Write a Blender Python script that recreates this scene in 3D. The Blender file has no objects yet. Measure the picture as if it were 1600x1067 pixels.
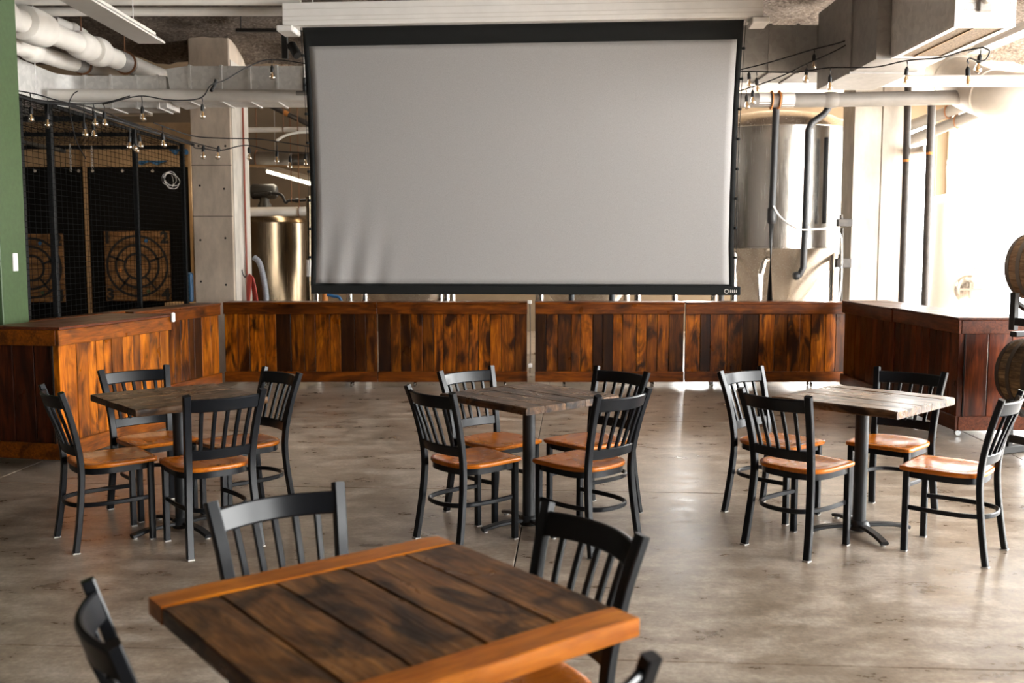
import bpy, bmesh, math, random
from mathutils import Vector, Matrix, noise

# ------------------------------------------------------------------ camera, world, light, exposure
SC = bpy.context.scene
COL = SC.collection
F_PX, PITCH, CAM_H = 1556.0, 0.0925, 1.57
cam_d = bpy.data.cameras.new('camera')
cam_d.sensor_fit = 'HORIZONTAL'
cam_d.sensor_width = 36.0
cam_d.lens = F_PX / 1600.0 * 36.0
cam_d.clip_start, cam_d.clip_end = 0.05, 200.0
cam_d.dof.use_dof = True
cam_d.dof.focus_distance = 6.4
cam_d.dof.aperture_fstop = 3.0
cam = bpy.data.objects.new('camera', cam_d)
COL.objects.link(cam)
cam.location = (0.0, 0.0, CAM_H)
cam.rotation_euler = (math.pi / 2 - PITCH, 0.0, 0.0)
SC.camera = cam

SKY = 26.0
wd = bpy.data.worlds.new('sky')
SC.world = wd
wd.use_nodes = True
wd.node_tree.nodes['Background'].inputs[0].default_value = (1.0, 0.985, 0.968, 1.0)
wd.node_tree.nodes['Background'].inputs[1].default_value = SKY

sun_d = bpy.data.lights.new('sun', 'SUN')
sun_d.energy = 110.0
sun_d.angle = math.radians(2.0)
sun_d.color = (1.0, 0.96, 0.91)
sun = bpy.data.objects.new('sun', sun_d)
COL.objects.link(sun)
sun.rotation_euler = Vector((-0.50, -0.10, -0.85)).to_track_quat('-Z', 'Y').to_euler()


def portal(loc, direction, sx, sy):
    """sky portal in a window opening: only guides the sampling of the sky"""
    d = bpy.data.lights.new('window_portal', 'AREA')
    d.shape = 'RECTANGLE'
    d.size, d.size_y = sx, sy
    d.cycles.is_portal = True
    o = bpy.data.objects.new('window_portal', d)
    COL.objects.link(o)
    o.location = loc
    o.rotation_euler = Vector(direction).to_track_quat('-Z', 'Z').to_euler()


SC.view_settings.view_transform = 'Standard'
SC.view_settings.look = 'None'
SC.view_settings.gamma = 1.0
SC.view_settings.use_curve_mapping = False
SC.view_settings.exposure = 0.12

RND = random.Random(7)
CP, SP = math.cos(PITCH), math.sin(PITCH)


def P(u, v, y):
    """the point at depth y (metres) that the photograph shows at pixel u, v"""
    a = (533.5 - v) / F_PX
    zz = y * (a * CP - SP) / (CP + a * SP)
    d = y * CP - zz * SP
    return Vector(((u - 800.0) * d / F_PX, y, zz + CAM_H))


# ------------------------------------------------------------------ materials
class NT:
    def __init__(self, name):
        self.m = bpy.data.materials.new(name)
        self.m.use_nodes = True
        self.t = self.m.node_tree
        self.b = self.t.nodes['Principled BSDF']

    def n(self, typ, **kw):
        nd = self.t.nodes.new(typ)
        for k, v in kw.items():
            setattr(nd, k, v)
        return nd

    def l(self, a, b):
        self.t.links.new(a, b)

    def set(self, **kw):
        for k, v in kw.items():
            key = k.replace('_', ' ').replace('IOR Level', 'IOR Level')
            if isinstance(v, tuple) and len(v) == 3:
                v = (*v, 1.0)
            self.b.inputs[key].default_value = v
        return self

    def ramp(self, fac, stops, interp='LINEAR'):
        r = self.n('ShaderNodeValToRGB')
        r.color_ramp.interpolation = interp
        el = r.color_ramp.elements
        while len(el) < len(stops):
            el.new(0.5)
        for e, (p, c) in zip(el, stops):
            e.position = p
            e.color = (*c, 1.0) if len(c) == 3 else c
        self.l(fac, r.inputs[0])
        return r.outputs[0]

    def noise(self, vec, scale, detail=4.0, rough=0.55, dist=0.0):
        nd = self.n('ShaderNodeTexNoise')
        nd.inputs['Scale'].default_value = scale
        nd.inputs['Detail'].default_value = detail
        nd.inputs['Roughness'].default_value = rough
        nd.inputs['Distortion'].default_value = dist
        if vec is not None:
            self.l(vec, nd.inputs['Vector'])
        return nd.outputs[0]

    def mapping(self, vec, scale=(1, 1, 1), loc=(0, 0, 0)):
        nd = self.n('ShaderNodeMapping')
        nd.inputs['Scale'].default_value = scale
        nd.inputs['Location'].default_value = loc
        self.l(vec, nd.inputs['Vector'])
        return nd.outputs[0]

    def math(self, op, a, b=None):
        nd = self.n('ShaderNodeMath', operation=op)
        for i, x in enumerate((a, b)):
            if x is None:
                continue
            if isinstance(x, (int, float)):
                nd.inputs[i].default_value = x
            else:
                self.l(x, nd.inputs[i])
        return nd.outputs[0]

    def mix(self, fac, a, b, blend='MIX'):
        nd = self.n('ShaderNodeMix', data_type='RGBA', blend_type=blend)
        for i, x in ((0, fac), (6, a), (7, b)):
            if isinstance(x, (int, float)):
                nd.inputs[i].default_value = x
            elif isinstance(x, tuple):
                nd.inputs[i].default_value = (*x, 1.0)
            else:
                self.l(x, nd.inputs[i])
        return nd.outputs[2]

    def bump(self, h, strength, dist=0.01):
        nd = self.n('ShaderNodeBump')
        nd.inputs['Strength'].default_value = strength
        nd.inputs['Distance'].default_value = dist
        self.l(h, nd.inputs['Height'])
        self.l(nd.outputs[0], self.b.inputs['Normal'])

    def objvec(self, rand=True):
        """object coordinates, shifted by the object's own random number"""
        tc = self.n('ShaderNodeTexCoord').outputs['Object']
        if not rand:
            return tc, None
        r = self.n('ShaderNodeObjectInfo').outputs['Random']
        s = self.n('ShaderNodeVectorMath', operation='SCALE')
        s.inputs[0].default_value = (37.0, 53.0, 71.0)
        self.l(r, s.inputs['Scale'])
        a = self.n('ShaderNodeVectorMath', operation='ADD')
        self.l(tc, a.inputs[0])
        self.l(s.outputs[0], a.inputs[1])
        return a.outputs[0], r


def plain(name, col, rough=0.5, metal=0.0, spec=0.5, var=0.0, vscale=8.0, bump=0.0):
    k = NT(name).set(Base_Color=col, Roughness=rough, Metallic=metal, Specular_IOR_Level=spec)
    if var or bump:
        v, _ = k.objvec()
        nz = k.noise(v, vscale, 5.0)
        if var:
            lo = tuple(c * (1 - var) for c in col)
            hi = tuple(min(1.0, c * (1 + var)) for c in col)
            k.l(k.ramp(nz, [(0.3, lo), (0.7, hi)]), k.b.inputs['Base Color'])
        if bump:
            k.bump(nz, bump)
    return k.m


def wood(name, dark, mid, light, along='Z', rough=0.38, burn=0.6, vary=0.5, gs=9.0, knot=True, coat=0.0, relief=0.25, spec=0.24):
    """stained softwood: grain along one axis, dark scorched clouds and knots"""
    k = NT(name)
    v, r = k.objvec()
    st = {'X': (0.10, 1, 1), 'Y': (1, 0.10, 1), 'Z': (1, 1, 0.10)}[along]
    wob = k.noise(k.mapping(v, tuple(2.5 if s < 1 else 3.0 for s in st)), 1.3, 3.0)
    g = k.mapping(v, tuple(s * gs for s in st))
    grain = k.noise(g, 6.0, 5.0, 0.6, 0.6)
    cloud = k.noise(k.mapping(v, tuple(s * 2.2 + 0.8 for s in st)), 2.2, 4.0, 0.55, 1.2)
    base = k.ramp(grain, [(0.30, dark), (0.52, mid), (0.75, light)])
    # board to board variation
    rv = k.ramp(r, [(0.0, (1 - vary,) * 3), (0.5, (1.0,) * 3), (1.0, (1 + vary * 0.8,) * 3)])
    base = k.mix(1.0, base, rv, 'MULTIPLY')
    bm = k.ramp(cloud, [(0.47, (0, 0, 0)), (0.64, (burn,) * 3)])
    base = k.mix(bm, base, tuple(c * 0.25 for c in dark))
    if knot:
        vo = k.n('ShaderNodeTexVoronoi')
        wv = k.n('ShaderNodeVectorMath', operation='ADD')
        k.l(k.mapping(v, tuple(5.0 if s == 1 else 2.4 for s in st)), wv.inputs[0])
        nz = k.n('ShaderNodeTexNoise')
        nz.inputs['Scale'].default_value = 9.0
        k.l(v, nz.inputs['Vector'])
        sc_ = k.n('ShaderNodeVectorMath', operation='SCALE')
        sc_.inputs['Scale'].default_value = 0.35
        k.l(nz.outputs['Color'], sc_.inputs[0])
        k.l(sc_.outputs[0], wv.inputs[1])
        k.l(wv.outputs[0], vo.inputs['Vector'])
        vo.inputs['Scale'].default_value = 1.0
        kn = k.ramp(vo.outputs['Distance'], [(0.06, (0.92,) * 3), (0.14, (0.55,) * 3), (0.34, (0, 0, 0))])
        base = k.mix(kn, base, tuple(c * 0.2 for c in dark))
    k.l(base, k.b.inputs['Base Color'])
    k.l(k.ramp(wob, [(0.3, (rough * 0.75,) * 3), (0.7, (rough * 1.25,) * 3)]), k.b.inputs['Roughness'])
    k.set(Specular_IOR_Level=spec, Coat_Weight=coat, Coat_Roughness=0.2)
    k.bump(grain, relief, 0.004)
    return k.m


def m_floor():
    k = NT('polished_concrete')
    pos = k.n('ShaderNodeNewGeometry').outputs['Position']
    big = k.noise(pos, 0.7, 4.0, 0.55)
    med = k.noise(k.mapping(pos, (1.0, 1.6, 1.0)), 3.4, 10.0, 0.70)
    fine = k.noise(pos, 45.0, 4.0, 0.7)
    c = k.ramp(med, [(0.30, (0.135, 0.098, 0.068)), (0.48, (0.252, 0.200, 0.152)), (0.68, (0.46, 0.405, 0.342))])
    c = k.mix(1.0, c, k.ramp(big, [(0.3, (0.70, 0.67, 0.63)), (0.7, (1.25, 1.25, 1.25))]), 'MULTIPLY')
    c = k.mix(0.5, c, k.ramp(fine, [(0.3, (0.55,) * 3), (0.7, (1.45,) * 3)]), 'MULTIPLY')
    k.l(c, k.b.inputs['Base Color'])
    k.l(k.ramp(med, [(0.3, (0.24,) * 3), (0.7, (0.40,) * 3)]), k.b.inputs['Roughness'])
    k.set(Specular_IOR_Level=0.62)
    k.bump(fine, 0.03, 0.002)
    return k.m


def m_table(name, dark, mid, light, rough):
    k = NT(name)
    v, r = k.objvec()
    grain = k.noise(k.mapping(v, (0.9, 9.0, 9.0)), 4.0, 6.0, 0.65, 0.8)
    cloud = k.noise(k.mapping(v, (1.6, 3.2, 3.0)), 2.6, 5.0, 0.6, 1.0)
    base = k.ramp(grain, [(0.28, dark), (0.5, mid), (0.74, light)])
    base = k.mix(k.ramp(cloud, [(0.46, (0,) * 3), (0.62, (0.92,) * 3)]), base, tuple(c * 0.35 for c in dark))
    rv = k.ramp(r, [(0.0, (0.75,) * 3), (1.0, (1.25,) * 3)])
    base = k.mix(1.0, base, rv, 'MULTIPLY')
    k.l(base, k.b.inputs['Base Color'])
    k.l(k.ramp(cloud, [(0.3, (rough * 0.8,) * 3), (0.7, (rough * 1.4,) * 3)]), k.b.inputs['Roughness'])
    k.set(Coat_Weight=0.0, Specular_IOR_Level=0.3)
    k.bump(k.math('ADD', grain, k.math('MULTIPLY', cloud, 0.8)), 0.45, 0.006)
    return k.m


def m_galv(name='galvanized', base=(0.82, 0.80, 0.77)):
    k = NT(name)
    v, _ = k.objvec()
    vo = k.n('ShaderNodeTexVoronoi')
    vo.inputs['Scale'].default_value = 22.0
    k.l(v, vo.inputs['Vector'])
    nz = k.noise(v, 3.0, 4.0)
    c = k.mix(0.5, k.ramp(vo.outputs['Color'], [(0.2, tuple(b * 0.85 for b in base)), (0.8, tuple(min(1, b * 1.12) for b in base))]),
              k.ramp(nz, [(0.3, tuple(b * 0.8 for b in base)), (0.7, tuple(min(1, b * 1.15) for b in base))]))
    k.l(c, k.b.inputs['Base Color'])
    k.set(Metallic=0.3, Roughness=0.48)
    return k.m


def m_steel(name, base=(0.62, 0.58, 0.53), rough=0.22):
    k = NT(name)
    v, _ = k.objvec()
    nz = k.noise(k.mapping(v, (30.0, 30.0, 0.6)), 4.0, 4.0)
    k.l(k.ramp(nz, [(0.3, tuple(b * 0.8 for b in base)), (0.7, base)]), k.b.inputs['Base Color'])
    k.l(k.ramp(nz, [(0.3, (rough * 0.8,) * 3), (0.7, (rough * 1.3,) * 3)]), k.b.inputs['Roughness'])
    k.set(Metallic=1.0)
    return k.m


def m_insul(name):
    k = NT(name)
    pos = k.n('ShaderNodeNewGeometry').outputs['Position']
    a = k.noise(pos, 26.0, 6.0, 0.75)
    b = k.noise(pos, 2.2, 4.0)
    c = k.ramp(a, [(0.34, (0.075, 0.058, 0.045)), (0.52, (0.23, 0.185, 0.15)), (0.7, (0.50, 0.43, 0.36))])
    c = k.mix(k.ramp(b, [(0.35, (0,) * 3), (0.7, (0.4,) * 3)]), c, (0.13, 0.105, 0.085))
    k.l(c, k.b.inputs['Base Color'])
    k.set(Roughness=0.95, Specular_IOR_Level=0.1)
    k.bump(a, 1.0, 0.03)
    return k.m


def m_concrete(name, base):
    k = NT(name)
    v, _ = k.objvec()
    a = k.noise(k.mapping(v, (1.5, 1.5, 0.6)), 3.0, 7.0, 0.65)
    f = k.noise(v, 40.0, 3.0)
    k.l(k.ramp(a, [(0.3, tuple(b * 0.72 for b in base)), (0.7, tuple(min(1, b * 1.18) for b in base))]), k.b.inputs['Base Color'])
    k.set(Roughness=0.8, Specular_IOR_Level=0.25)
    k.bump(f, 0.15, 0.004)
    return k.m


def m_emit(name, col, s):
    k = NT(name).set(Base_Color=col, Emission_Color=col, Emission_Strength=s)
    return k.m


def m_glass(name, tint=(1, 1, 1), gloss=0.08):
    m = bpy.data.materials.new(name)
    m.use_nodes = True
    t = m.node_tree
    t.nodes.clear()
    o = t.nodes.new('ShaderNodeOutputMaterial')
    a = t.nodes.new('ShaderNodeBsdfTransparent')
    a.inputs[0].default_value = (*tint, 1)
    g = t.nodes.new('ShaderNodeBsdfGlossy')
    g.inputs['Roughness'].default_value = 0.02
    mx = t.nodes.new('ShaderNodeMixShader')
    mx.inputs[0].default_value = gloss
    t.links.new(a.outputs[0], mx.inputs[1])
    t.links.new(g.outputs[0], mx.inputs[2])
    t.links.new(mx.outputs[0], o.inputs[0])
    return m


def m_screen():
    k = NT('screen_fabric')
    v, _ = k.objvec()
    w = k.noise(k.mapping(v, (1, 1, 1)), 160.0, 2.0)
    k.l(k.ramp(w, [(0.3, (0.31, 0.298, 0.290)), (0.7, (0.36, 0.346, 0.336))]), k.b.inputs['Base Color'])
    k.set(Roughness=0.75, Specular_IOR_Level=0.2)
    return k.m


M = dict(
    floor=m_floor(),
    subfloor=plain('joint_dirt', (0.03, 0.025, 0.02), 0.9),
    plank=wood('stained_plank', (0.055, 0.0118, 0.0006), (0.170, 0.042, 0.0014), (0.38, 0.120, 0.004), 'Z', 0.36, 0.95, 0.9, gs=5.0),
    board=wood('stained_board', (0.060, 0.0125, 0.001), (0.135, 0.032, 0.002), (0.22, 0.060, 0.004), 'X', 0.34, 0.6, 0.3, gs=6.0),
    dplank=wood('dark_stained_and_shaded_plank', (0.045, 0.008, 0.002), (0.110, 0.021, 0.004), (0.21, 0.046, 0.008), 'Z', 0.36, 0.75, 0.6, gs=5.0),  # own stain on the right counter, painted shade on the left counter's end
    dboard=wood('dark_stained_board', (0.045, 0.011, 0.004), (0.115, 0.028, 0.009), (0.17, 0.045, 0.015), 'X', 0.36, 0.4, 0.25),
    litplank=wood('window_lit_plank', (0.17, 0.037, 0.001), (0.38, 0.100, 0.0025), (0.58, 0.190, 0.006), 'Z', 0.34, 0.9, 0.6, gs=5.0),  # lighter base paints in the window light on the left counter's side
    litboard=wood('window_lit_board', (0.10, 0.024, 0.001), (0.22, 0.056, 0.002), (0.34, 0.095, 0.005), 'X', 0.34, 0.6, 0.2),  # same painted-in window light for that counter's boards
    backing=plain('dark_backing_board', (0.010, 0.006, 0.004), 0.9),
    ttop=m_table('worn_table_plank', (0.034, 0.015, 0.006), (0.120, 0.060, 0.027), (0.27, 0.150, 0.072), 0.28),
    tedge=wood('orange_edge_board', (0.26, 0.062, 0.003), (0.46, 0.135, 0.007), (0.58, 0.20, 0.014), 'X', 0.34, 0.35, 0.15, knot=False, coat=0.1, relief=0.1),
    tfore=m_table('foreground_table_plank', (0.032, 0.011, 0.003), (0.135, 0.052, 0.012), (0.36, 0.165, 0.045), 0.31),
    seat=wood('seat_wood', (0.36, 0.085, 0.004), (0.48, 0.130, 0.007), (0.58, 0.185, 0.012), 'Y', 0.27, 0.0, 0.12, knot=False, coat=0.12, relief=0.03, spec=0.3),
    chair=plain('black_powder_coat', (0.0060, 0.0070, 0.0090), 0.30, 0.0, 0.26),
    glide=plain('grey_plastic', (0.55, 0.53, 0.5), 0.5),
    iron=plain('black_cast_iron', (0.014, 0.015, 0.017), 0.42, bump=0.05, vscale=60.0),
    galv=m_galv(),
    galvd=m_galv('dull_galvanized', (0.36, 0.345, 0.325)),
    steel=m_steel('stainless'),
    steelp=plain('overexposed_steel', (0.85, 0.83, 0.80), 0.38, 0.55),  # pale base paints in the glare that washes out the serving tank
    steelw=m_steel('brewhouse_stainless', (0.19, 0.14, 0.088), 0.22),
    white=plain('white_paint', (0.78, 0.75, 0.71), 0.45, var=0.04),
    cream=plain('cream_pipe_jacket', (0.80, 0.755, 0.69), 0.55, var=0.07, vscale=5.0),
    offw=plain('off_white_wall', (0.68, 0.64, 0.58), 0.8, var=0.04, vscale=2.0),
    dwall=plain('dark_wall_paint', (0.10, 0.088, 0.075), 0.7, var=0.05, vscale=2.0),
    bwall=plain('brown_brewery_wall', (0.16, 0.115, 0.07), 0.8, var=0.08, vscale=2.0),
    insul=m_insul('sprayed_insulation'),
    tan=plain('tan_ceiling_paint', (0.34, 0.25, 0.155), 0.85, var=0.1, vscale=2.0),
    conc=m_concrete('board_formed_concrete', (0.60, 0.49, 0.385)),
    concw=m_concrete('pale_concrete', (0.62, 0.57, 0.50)),
    green=plain('green_paint', (0.055, 0.092, 0.036), 0.55, var=0.12, vscale=30.0, bump=0.05),
    blackm=plain('black_metal', (0.015, 0.014, 0.013), 0.5),
    rubber=plain('black_rubber', (0.006, 0.006, 0.006), 0.9, spec=0.1, bump=0.1, vscale=50.0),
    cagem=plain('black_cage_steel', (0.008, 0.008, 0.008), 0.6, spec=0.2),
    wire=plain('black_wire', (0.004, 0.004, 0.004), 0.9, spec=0.05),
    fabric=plain('black_border_fabric', (0.010, 0.0105, 0.010), 0.8, spec=0.2),
    screen=m_screen(),
    cord=plain('black_cord', (0.010, 0.009, 0.009), 0.55),
    orange=plain('orange_pipe_clamp', (0.55, 0.20, 0.035), 0.6),
    rust=plain('rusty_hanger', (0.20, 0.085, 0.035), 0.8),
    red=plain('red_plastic', (0.42, 0.035, 0.02), 0.45),
    redp=plain('red_brown_conduit', (0.26, 0.045, 0.018), 0.5),
    blue=plain('blue_plastic', (0.02, 0.11, 0.26), 0.45),
    hose=plain('grey_braided_hose', (0.30, 0.31, 0.34), 0.55, var=0.3, vscale=60.0),
    dpipe=plain('dark_pipe', (0.055, 0.045, 0.038), 0.5, var=0.3, vscale=12.0),
    bpipe=plain('black_insulated_pipe', (0.018, 0.018, 0.019), 0.5),
    gpipe=plain('grey_pipe_jacket', (0.19, 0.175, 0.16), 0.5, var=0.08),
    target=wood('target_wood', (0.10, 0.045, 0.015), (0.24, 0.125, 0.05), (0.36, 0.21, 0.095), 'X', 0.7, 0.4, 0.15),
    stud=plain('stud_wood', (0.42, 0.28, 0.15), 0.8, var=0.15),
    paint=plain('black_stencil_paint', (0.008, 0.008, 0.008), 0.7),
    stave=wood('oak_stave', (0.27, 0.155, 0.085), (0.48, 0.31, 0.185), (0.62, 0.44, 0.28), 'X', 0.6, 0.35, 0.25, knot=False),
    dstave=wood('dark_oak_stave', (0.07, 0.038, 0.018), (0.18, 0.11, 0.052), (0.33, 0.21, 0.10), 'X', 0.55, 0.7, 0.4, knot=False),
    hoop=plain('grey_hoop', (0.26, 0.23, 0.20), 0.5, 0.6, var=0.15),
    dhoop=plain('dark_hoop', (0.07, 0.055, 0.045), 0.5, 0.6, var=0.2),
    filt=plain('brown_filter_mesh', (0.20, 0.135, 0.075), 0.7, var=0.6, vscale=60.0, bump=0.3),
    bulb=m_glass('clear_bulb_glass', (0.98, 0.95, 0.90), 0.36),
    filament=plain('amber_filament', (0.62, 0.36, 0.13), 0.35),
    pane=m_glass('window_pane', (0.98, 0.99, 0.99), 0.05),
    lampon=m_emit('lit_diffuser', (1.0, 0.88, 0.68), 14.0),
    diff=plain('white_enamel', (0.66, 0.62, 0.57), 0.35, var=0.03),
    chrome=plain('chrome', (0.6, 0.6, 0.6), 0.2, 1.0),
    label=plain('silver_print', (0.55, 0.52, 0.48), 0.4),
    grey=plain('grey_print', (0.20, 0.19, 0.18), 0.6),
    carton=plain('brown_carton', (0.40, 0.27, 0.15), 0.85, var=0.1),
)


# ------------------------------------------------------------------ mesh helpers
def link(name, me, mat, parent=None, loc=(0, 0, 0), rot=(0, 0, 0)):
    o = bpy.data.objects.new(name, me)
    if mat is not None and not me.materials:
        me.materials.append(M[mat] if isinstance(mat, str) else mat)
    COL.objects.link(o)
    o.location = loc
    o.rotation_euler = rot
    if parent is not None:
        o.parent = parent
    return o


def smooth(me, ang=35.0):
    me.polygons.foreach_set('use_smooth', [True] * len(me.polygons))
    me.set_sharp_from_angle(angle=math.radians(ang))
    return me


def pyd(name, vs, fs, sm=None):
    me = bpy.data.meshes.new(name)
    me.from_pydata([tuple(v) for v in vs], [], fs)
    me.update()
    if sm:
        smooth(me, sm)
    return me


def box_vf(lo, hi, ch=0.0):
    """a box, with chamfered edges when ch > 0"""
    c = [(lo[i] + hi[i]) / 2 for i in range(3)]
    h = [(hi[i] - lo[i]) / 2 for i in range(3)]
    if ch <= 0:
        vs = [(c[0] + sx * h[0], c[1] + sy * h[1], c[2] + sz * h[2]) for sx in (-1, 1) for sy in (-1, 1) for sz in (-1, 1)]
        fs = [(0, 1, 3, 2), (4, 6, 7, 5), (0, 4, 5, 1), (2, 3, 7, 6), (0, 2, 6, 4), (1, 5, 7, 3)]
        return vs, fs
    ch = min(ch, min(h) * 0.9)
    vs, idx = [], {}
    for sx in (-1, 1):
        for sy in (-1, 1):
            for sz in (-1, 1):
                s = (sx, sy, sz)
                for ax in range(3):
                    p = [c[i] + s[i] * (h[i] if i == ax else h[i] - ch) for i in range(3)]
                    idx[(s, ax)] = len(vs)
                    vs.append(tuple(p))
    fs = []
    for ax in range(3):
        a, b = (ax + 1) % 3, (ax + 2) % 3
        for s in (-1, 1):
            q = []
            for ta, tb in ((-1, -1), (1, -1), (1, 1), (-1, 1)):
                k = [0, 0, 0]
                k[ax], k[a], k[b] = s, ta, tb
                q.append(idx[(tuple(k), ax)])
            fs.append(tuple(q if s > 0 else q[::-1]))
    for ax in range(3):            # edges parallel to ax
        a, b = (ax + 1) % 3, (ax + 2) % 3
        for ta in (-1, 1):
            for tb in (-1, 1):
                k0, k1 = [0, 0, 0], [0, 0, 0]
                k0[ax], k1[ax] = -1, 1
                k0[a] = k1[a] = ta
                k0[b] = k1[b] = tb
                k0, k1 = tuple(k0), tuple(k1)
                q = (idx[(k0, a)], idx[(k1, a)], idx[(k1, b)], idx[(k0, b)])
                fs.append(q if ta * tb < 0 else q[::-1])
    for s in [(x, y, z) for x in (-1, 1) for y in (-1, 1) for z in (-1, 1)]:
        q = (idx[(s, 0)], idx[(s, 1)], idx[(s, 2)])
        fs.append(q if s[0] * s[1] * s[2] > 0 else q[::-1])
    return vs, fs


def box(name, lo, hi, mat, parent=None, ch=0.0, loc=(0, 0, 0), rot=(0, 0, 0)):
    return link(name, pyd(name, *box_vf(lo, hi, ch)), mat, parent, loc, rot)


def join_vf(parts):
    vs, fs = [], []
    for v, f in parts:
        n = len(vs)
        vs += list(v)
        fs += [tuple(i + n for i in q) for q in f]
    return vs, fs


def sweep_vf(pts, prof, ref=(0, 0, 1), closed=False, scales=None, caps=True):
    pts = [Vector(p) for p in pts]
    ref = Vector(ref)
    n, k = len(pts), len(prof)
    vs, fs = [], []
    for i, p in enumerate(pts):
        if closed:
            t = pts[(i + 1) % n] - pts[i - 1]
        else:
            t = pts[min(i + 1, n - 1)] - pts[max(i - 1, 0)]
        t.normalize()
        s = t.cross(ref)
        if s.length < 1e-4:
            s = t.cross(Vector((1, 0.01, 0)))
        s.normalize()
        u = s.cross(t)
        sc = scales[i] if scales else 1.0
        for a, b in prof:
            vs.append(p + s * (a * sc) + u * (b * sc))
    m = n if closed else n - 1
    for i in range(m):
        j = (i + 1) % n
        for a in range(k):
            b = (a + 1) % k
            fs.append((i * k + a, i * k + b, j * k + b, j * k + a))
    if caps and not closed:
        fs.append(tuple(range(k))[::-1])
        fs.append(tuple((n - 1) * k + a for a in range(k)))
    return vs, fs


def circ(r, n=12):
    return [(r * math.cos(2 * math.pi * i / n), r * math.sin(2 * math.pi * i / n)) for i in range(n)]


def rect(w, h, ch=0.0):
    a, b = w / 2, h / 2
    if ch <= 0:
        return [(-a, -b), (a, -b), (a, b), (-a, b)]
    return [(-a + ch, -b), (a - ch, -b), (a, -b + ch), (a, b - ch), (a - ch, b), (-a + ch, b), (-a, b - ch), (-a, -b + ch)]


def sweep(name, pts, prof, mat, parent=None, ref=(0, 0, 1), closed=False, scales=None, sm=40.0, **kw):
    return link(name, pyd(name, *sweep_vf(pts, prof, ref, closed, scales), sm=sm), mat, parent, **kw)


def tube(name, pts, r, mat, parent=None, n=12, closed=False, scales=None, **kw):
    return sweep(name, pts, circ(r, n), mat, parent, closed=closed, scales=scales, **kw)


def lathe_vf(prof, n=32, axis='Z'):
    """prof: (r, h) from one end to the other; r = 0 closes the end"""
    vs, fs, rows = [], [], []
    for r, h in prof:
        if r < 1e-6:
            rows.append([len(vs)])
            vs.append((0, 0, h))
        else:
            rows.append(list(range(len(vs), len(vs) + n)))
            vs += [(r * math.cos(2 * math.pi * i / n), r * math.sin(2 * math.pi * i / n), h) for i in range(n)]
    for a, b in zip(rows, rows[1:]):
        for i in range(n):
            j = (i + 1) % n
            if len(a) == 1 and len(b) == 1:
                continue
            if len(a) == 1:
                fs.append((a[0], b[j], b[i]))
            elif len(b) == 1:
                fs.append((a[i], a[j], b[0]))
            else:
                fs.append((a[i], a[j], b[j], b[i]))
    if axis == 'X':
        vs = [(z, x, y) for x, y, z in vs]
    elif axis == 'Y':
        vs = [(y, z, x) for x, y, z in vs]
    return vs, fs


def lathe(name, prof, mat, parent=None, n=32, axis='Z', sm=40.0, **kw):
    return link(name, pyd(name, *lathe_vf(prof, n, axis), sm=sm), mat, parent, **kw)


def spline(pts, per=6, closed=False):
    """Catmull-Rom through the points"""
    pts = [Vector(p) for p in pts]
    n = len(pts)
    out = []
    for i in range(n if closed else n - 1):
        p1, p2 = pts[i], pts[(i + 1) % n]
        p0 = pts[i - 1] if (closed or i > 0) else p1 * 2 - p2
        p3 = pts[(i + 2) % n] if (closed or i + 2 < n) else p2 * 2 - p1
        for j in range(per):
            t = j / per
            out.append(0.5 * ((2 * p1) + (p2 - p0) * t + (2 * p0 - 5 * p1 + 4 * p2 - p3) * t * t + (3 * p1 - p0 - 3 * p2 + p3) * t ** 3))
    if not closed:
        out.append(pts[-1])
    return out


def tag(o, label=None, cat=None, group=None, kind=None):
    if label:
        o['label'] = label
    if cat:
        o['category'] = cat
    if group:
        o['group'] = group
    if kind:
        o['kind'] = kind
    return o


def thing(name, label, cat, loc=(0, 0, 0), rz=0.0, group=None):
    o = bpy.data.objects.new(name, None)
    o.empty_display_size = 0.1
    COL.objects.link(o)
    o.location = loc
    o.rotation_euler = (0, 0, rz)
    return tag(o, label, cat, group)


def copy_tree(o, parent=None):
    c = o.copy()
    COL.objects.link(c)
    c.parent = parent
    for ch in list(o.children):
        copy_tree(ch, c)
    return c


def text_mesh(body, size, depth=0.001, bold=0.0):
    cu = bpy.data.curves.new('lettering', 'FONT')
    cu.body = body
    cu.size = size
    cu.extrude = depth
    cu.offset = bold
    cu.align_x = 'CENTER'
    cu.align_y = 'CENTER'
    o = bpy.data.objects.new('lettering', cu)
    COL.objects.link(o)
    dg = bpy.context.evaluated_depsgraph_get()
    me = bpy.data.meshes.new_from_object(o.evaluated_get(dg))
    bpy.data.objects.remove(o)
    me.materials.clear()
    return me


# ------------------------------------------------------------------ the setting
CEIL = 4.15
XN = 6.7
XL, XR, YF, YB = -9.0, 8.2, -5.0, 19.0

floor = box('floor', (XL, YF, -0.20), (XR, YB, -0.012), 'subfloor')
tag(floor, kind='structure')
ja = math.radians(-3.6)
jx, jy = Vector((math.cos(ja), math.sin(ja), 0)), Vector((-math.sin(ja), math.cos(ja), 0))
jo = Vector((-0.06, 3.72, 0))
SW, SD, GAP = 3.65, 2.68, 0.006
me_slab = pyd('slab', *box_vf((GAP / 2, GAP / 2, -0.10), (SW - GAP / 2, SD - GAP / 2, 0.0), 0.003))
for i in range(-3, 3):
    for j in range(-4, 6):
        p = jo + jx * (i * SW) + jy * (j * SD)
        c = p + jx * SW / 2 + jy * SD / 2
        if XL - 1.9 < c.x < XR + 1.9 and YF - 1.4 < c.y < YB + 1.4:
            link('slab', me_slab, 'floor', floor, p, (0, 0, ja))


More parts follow.
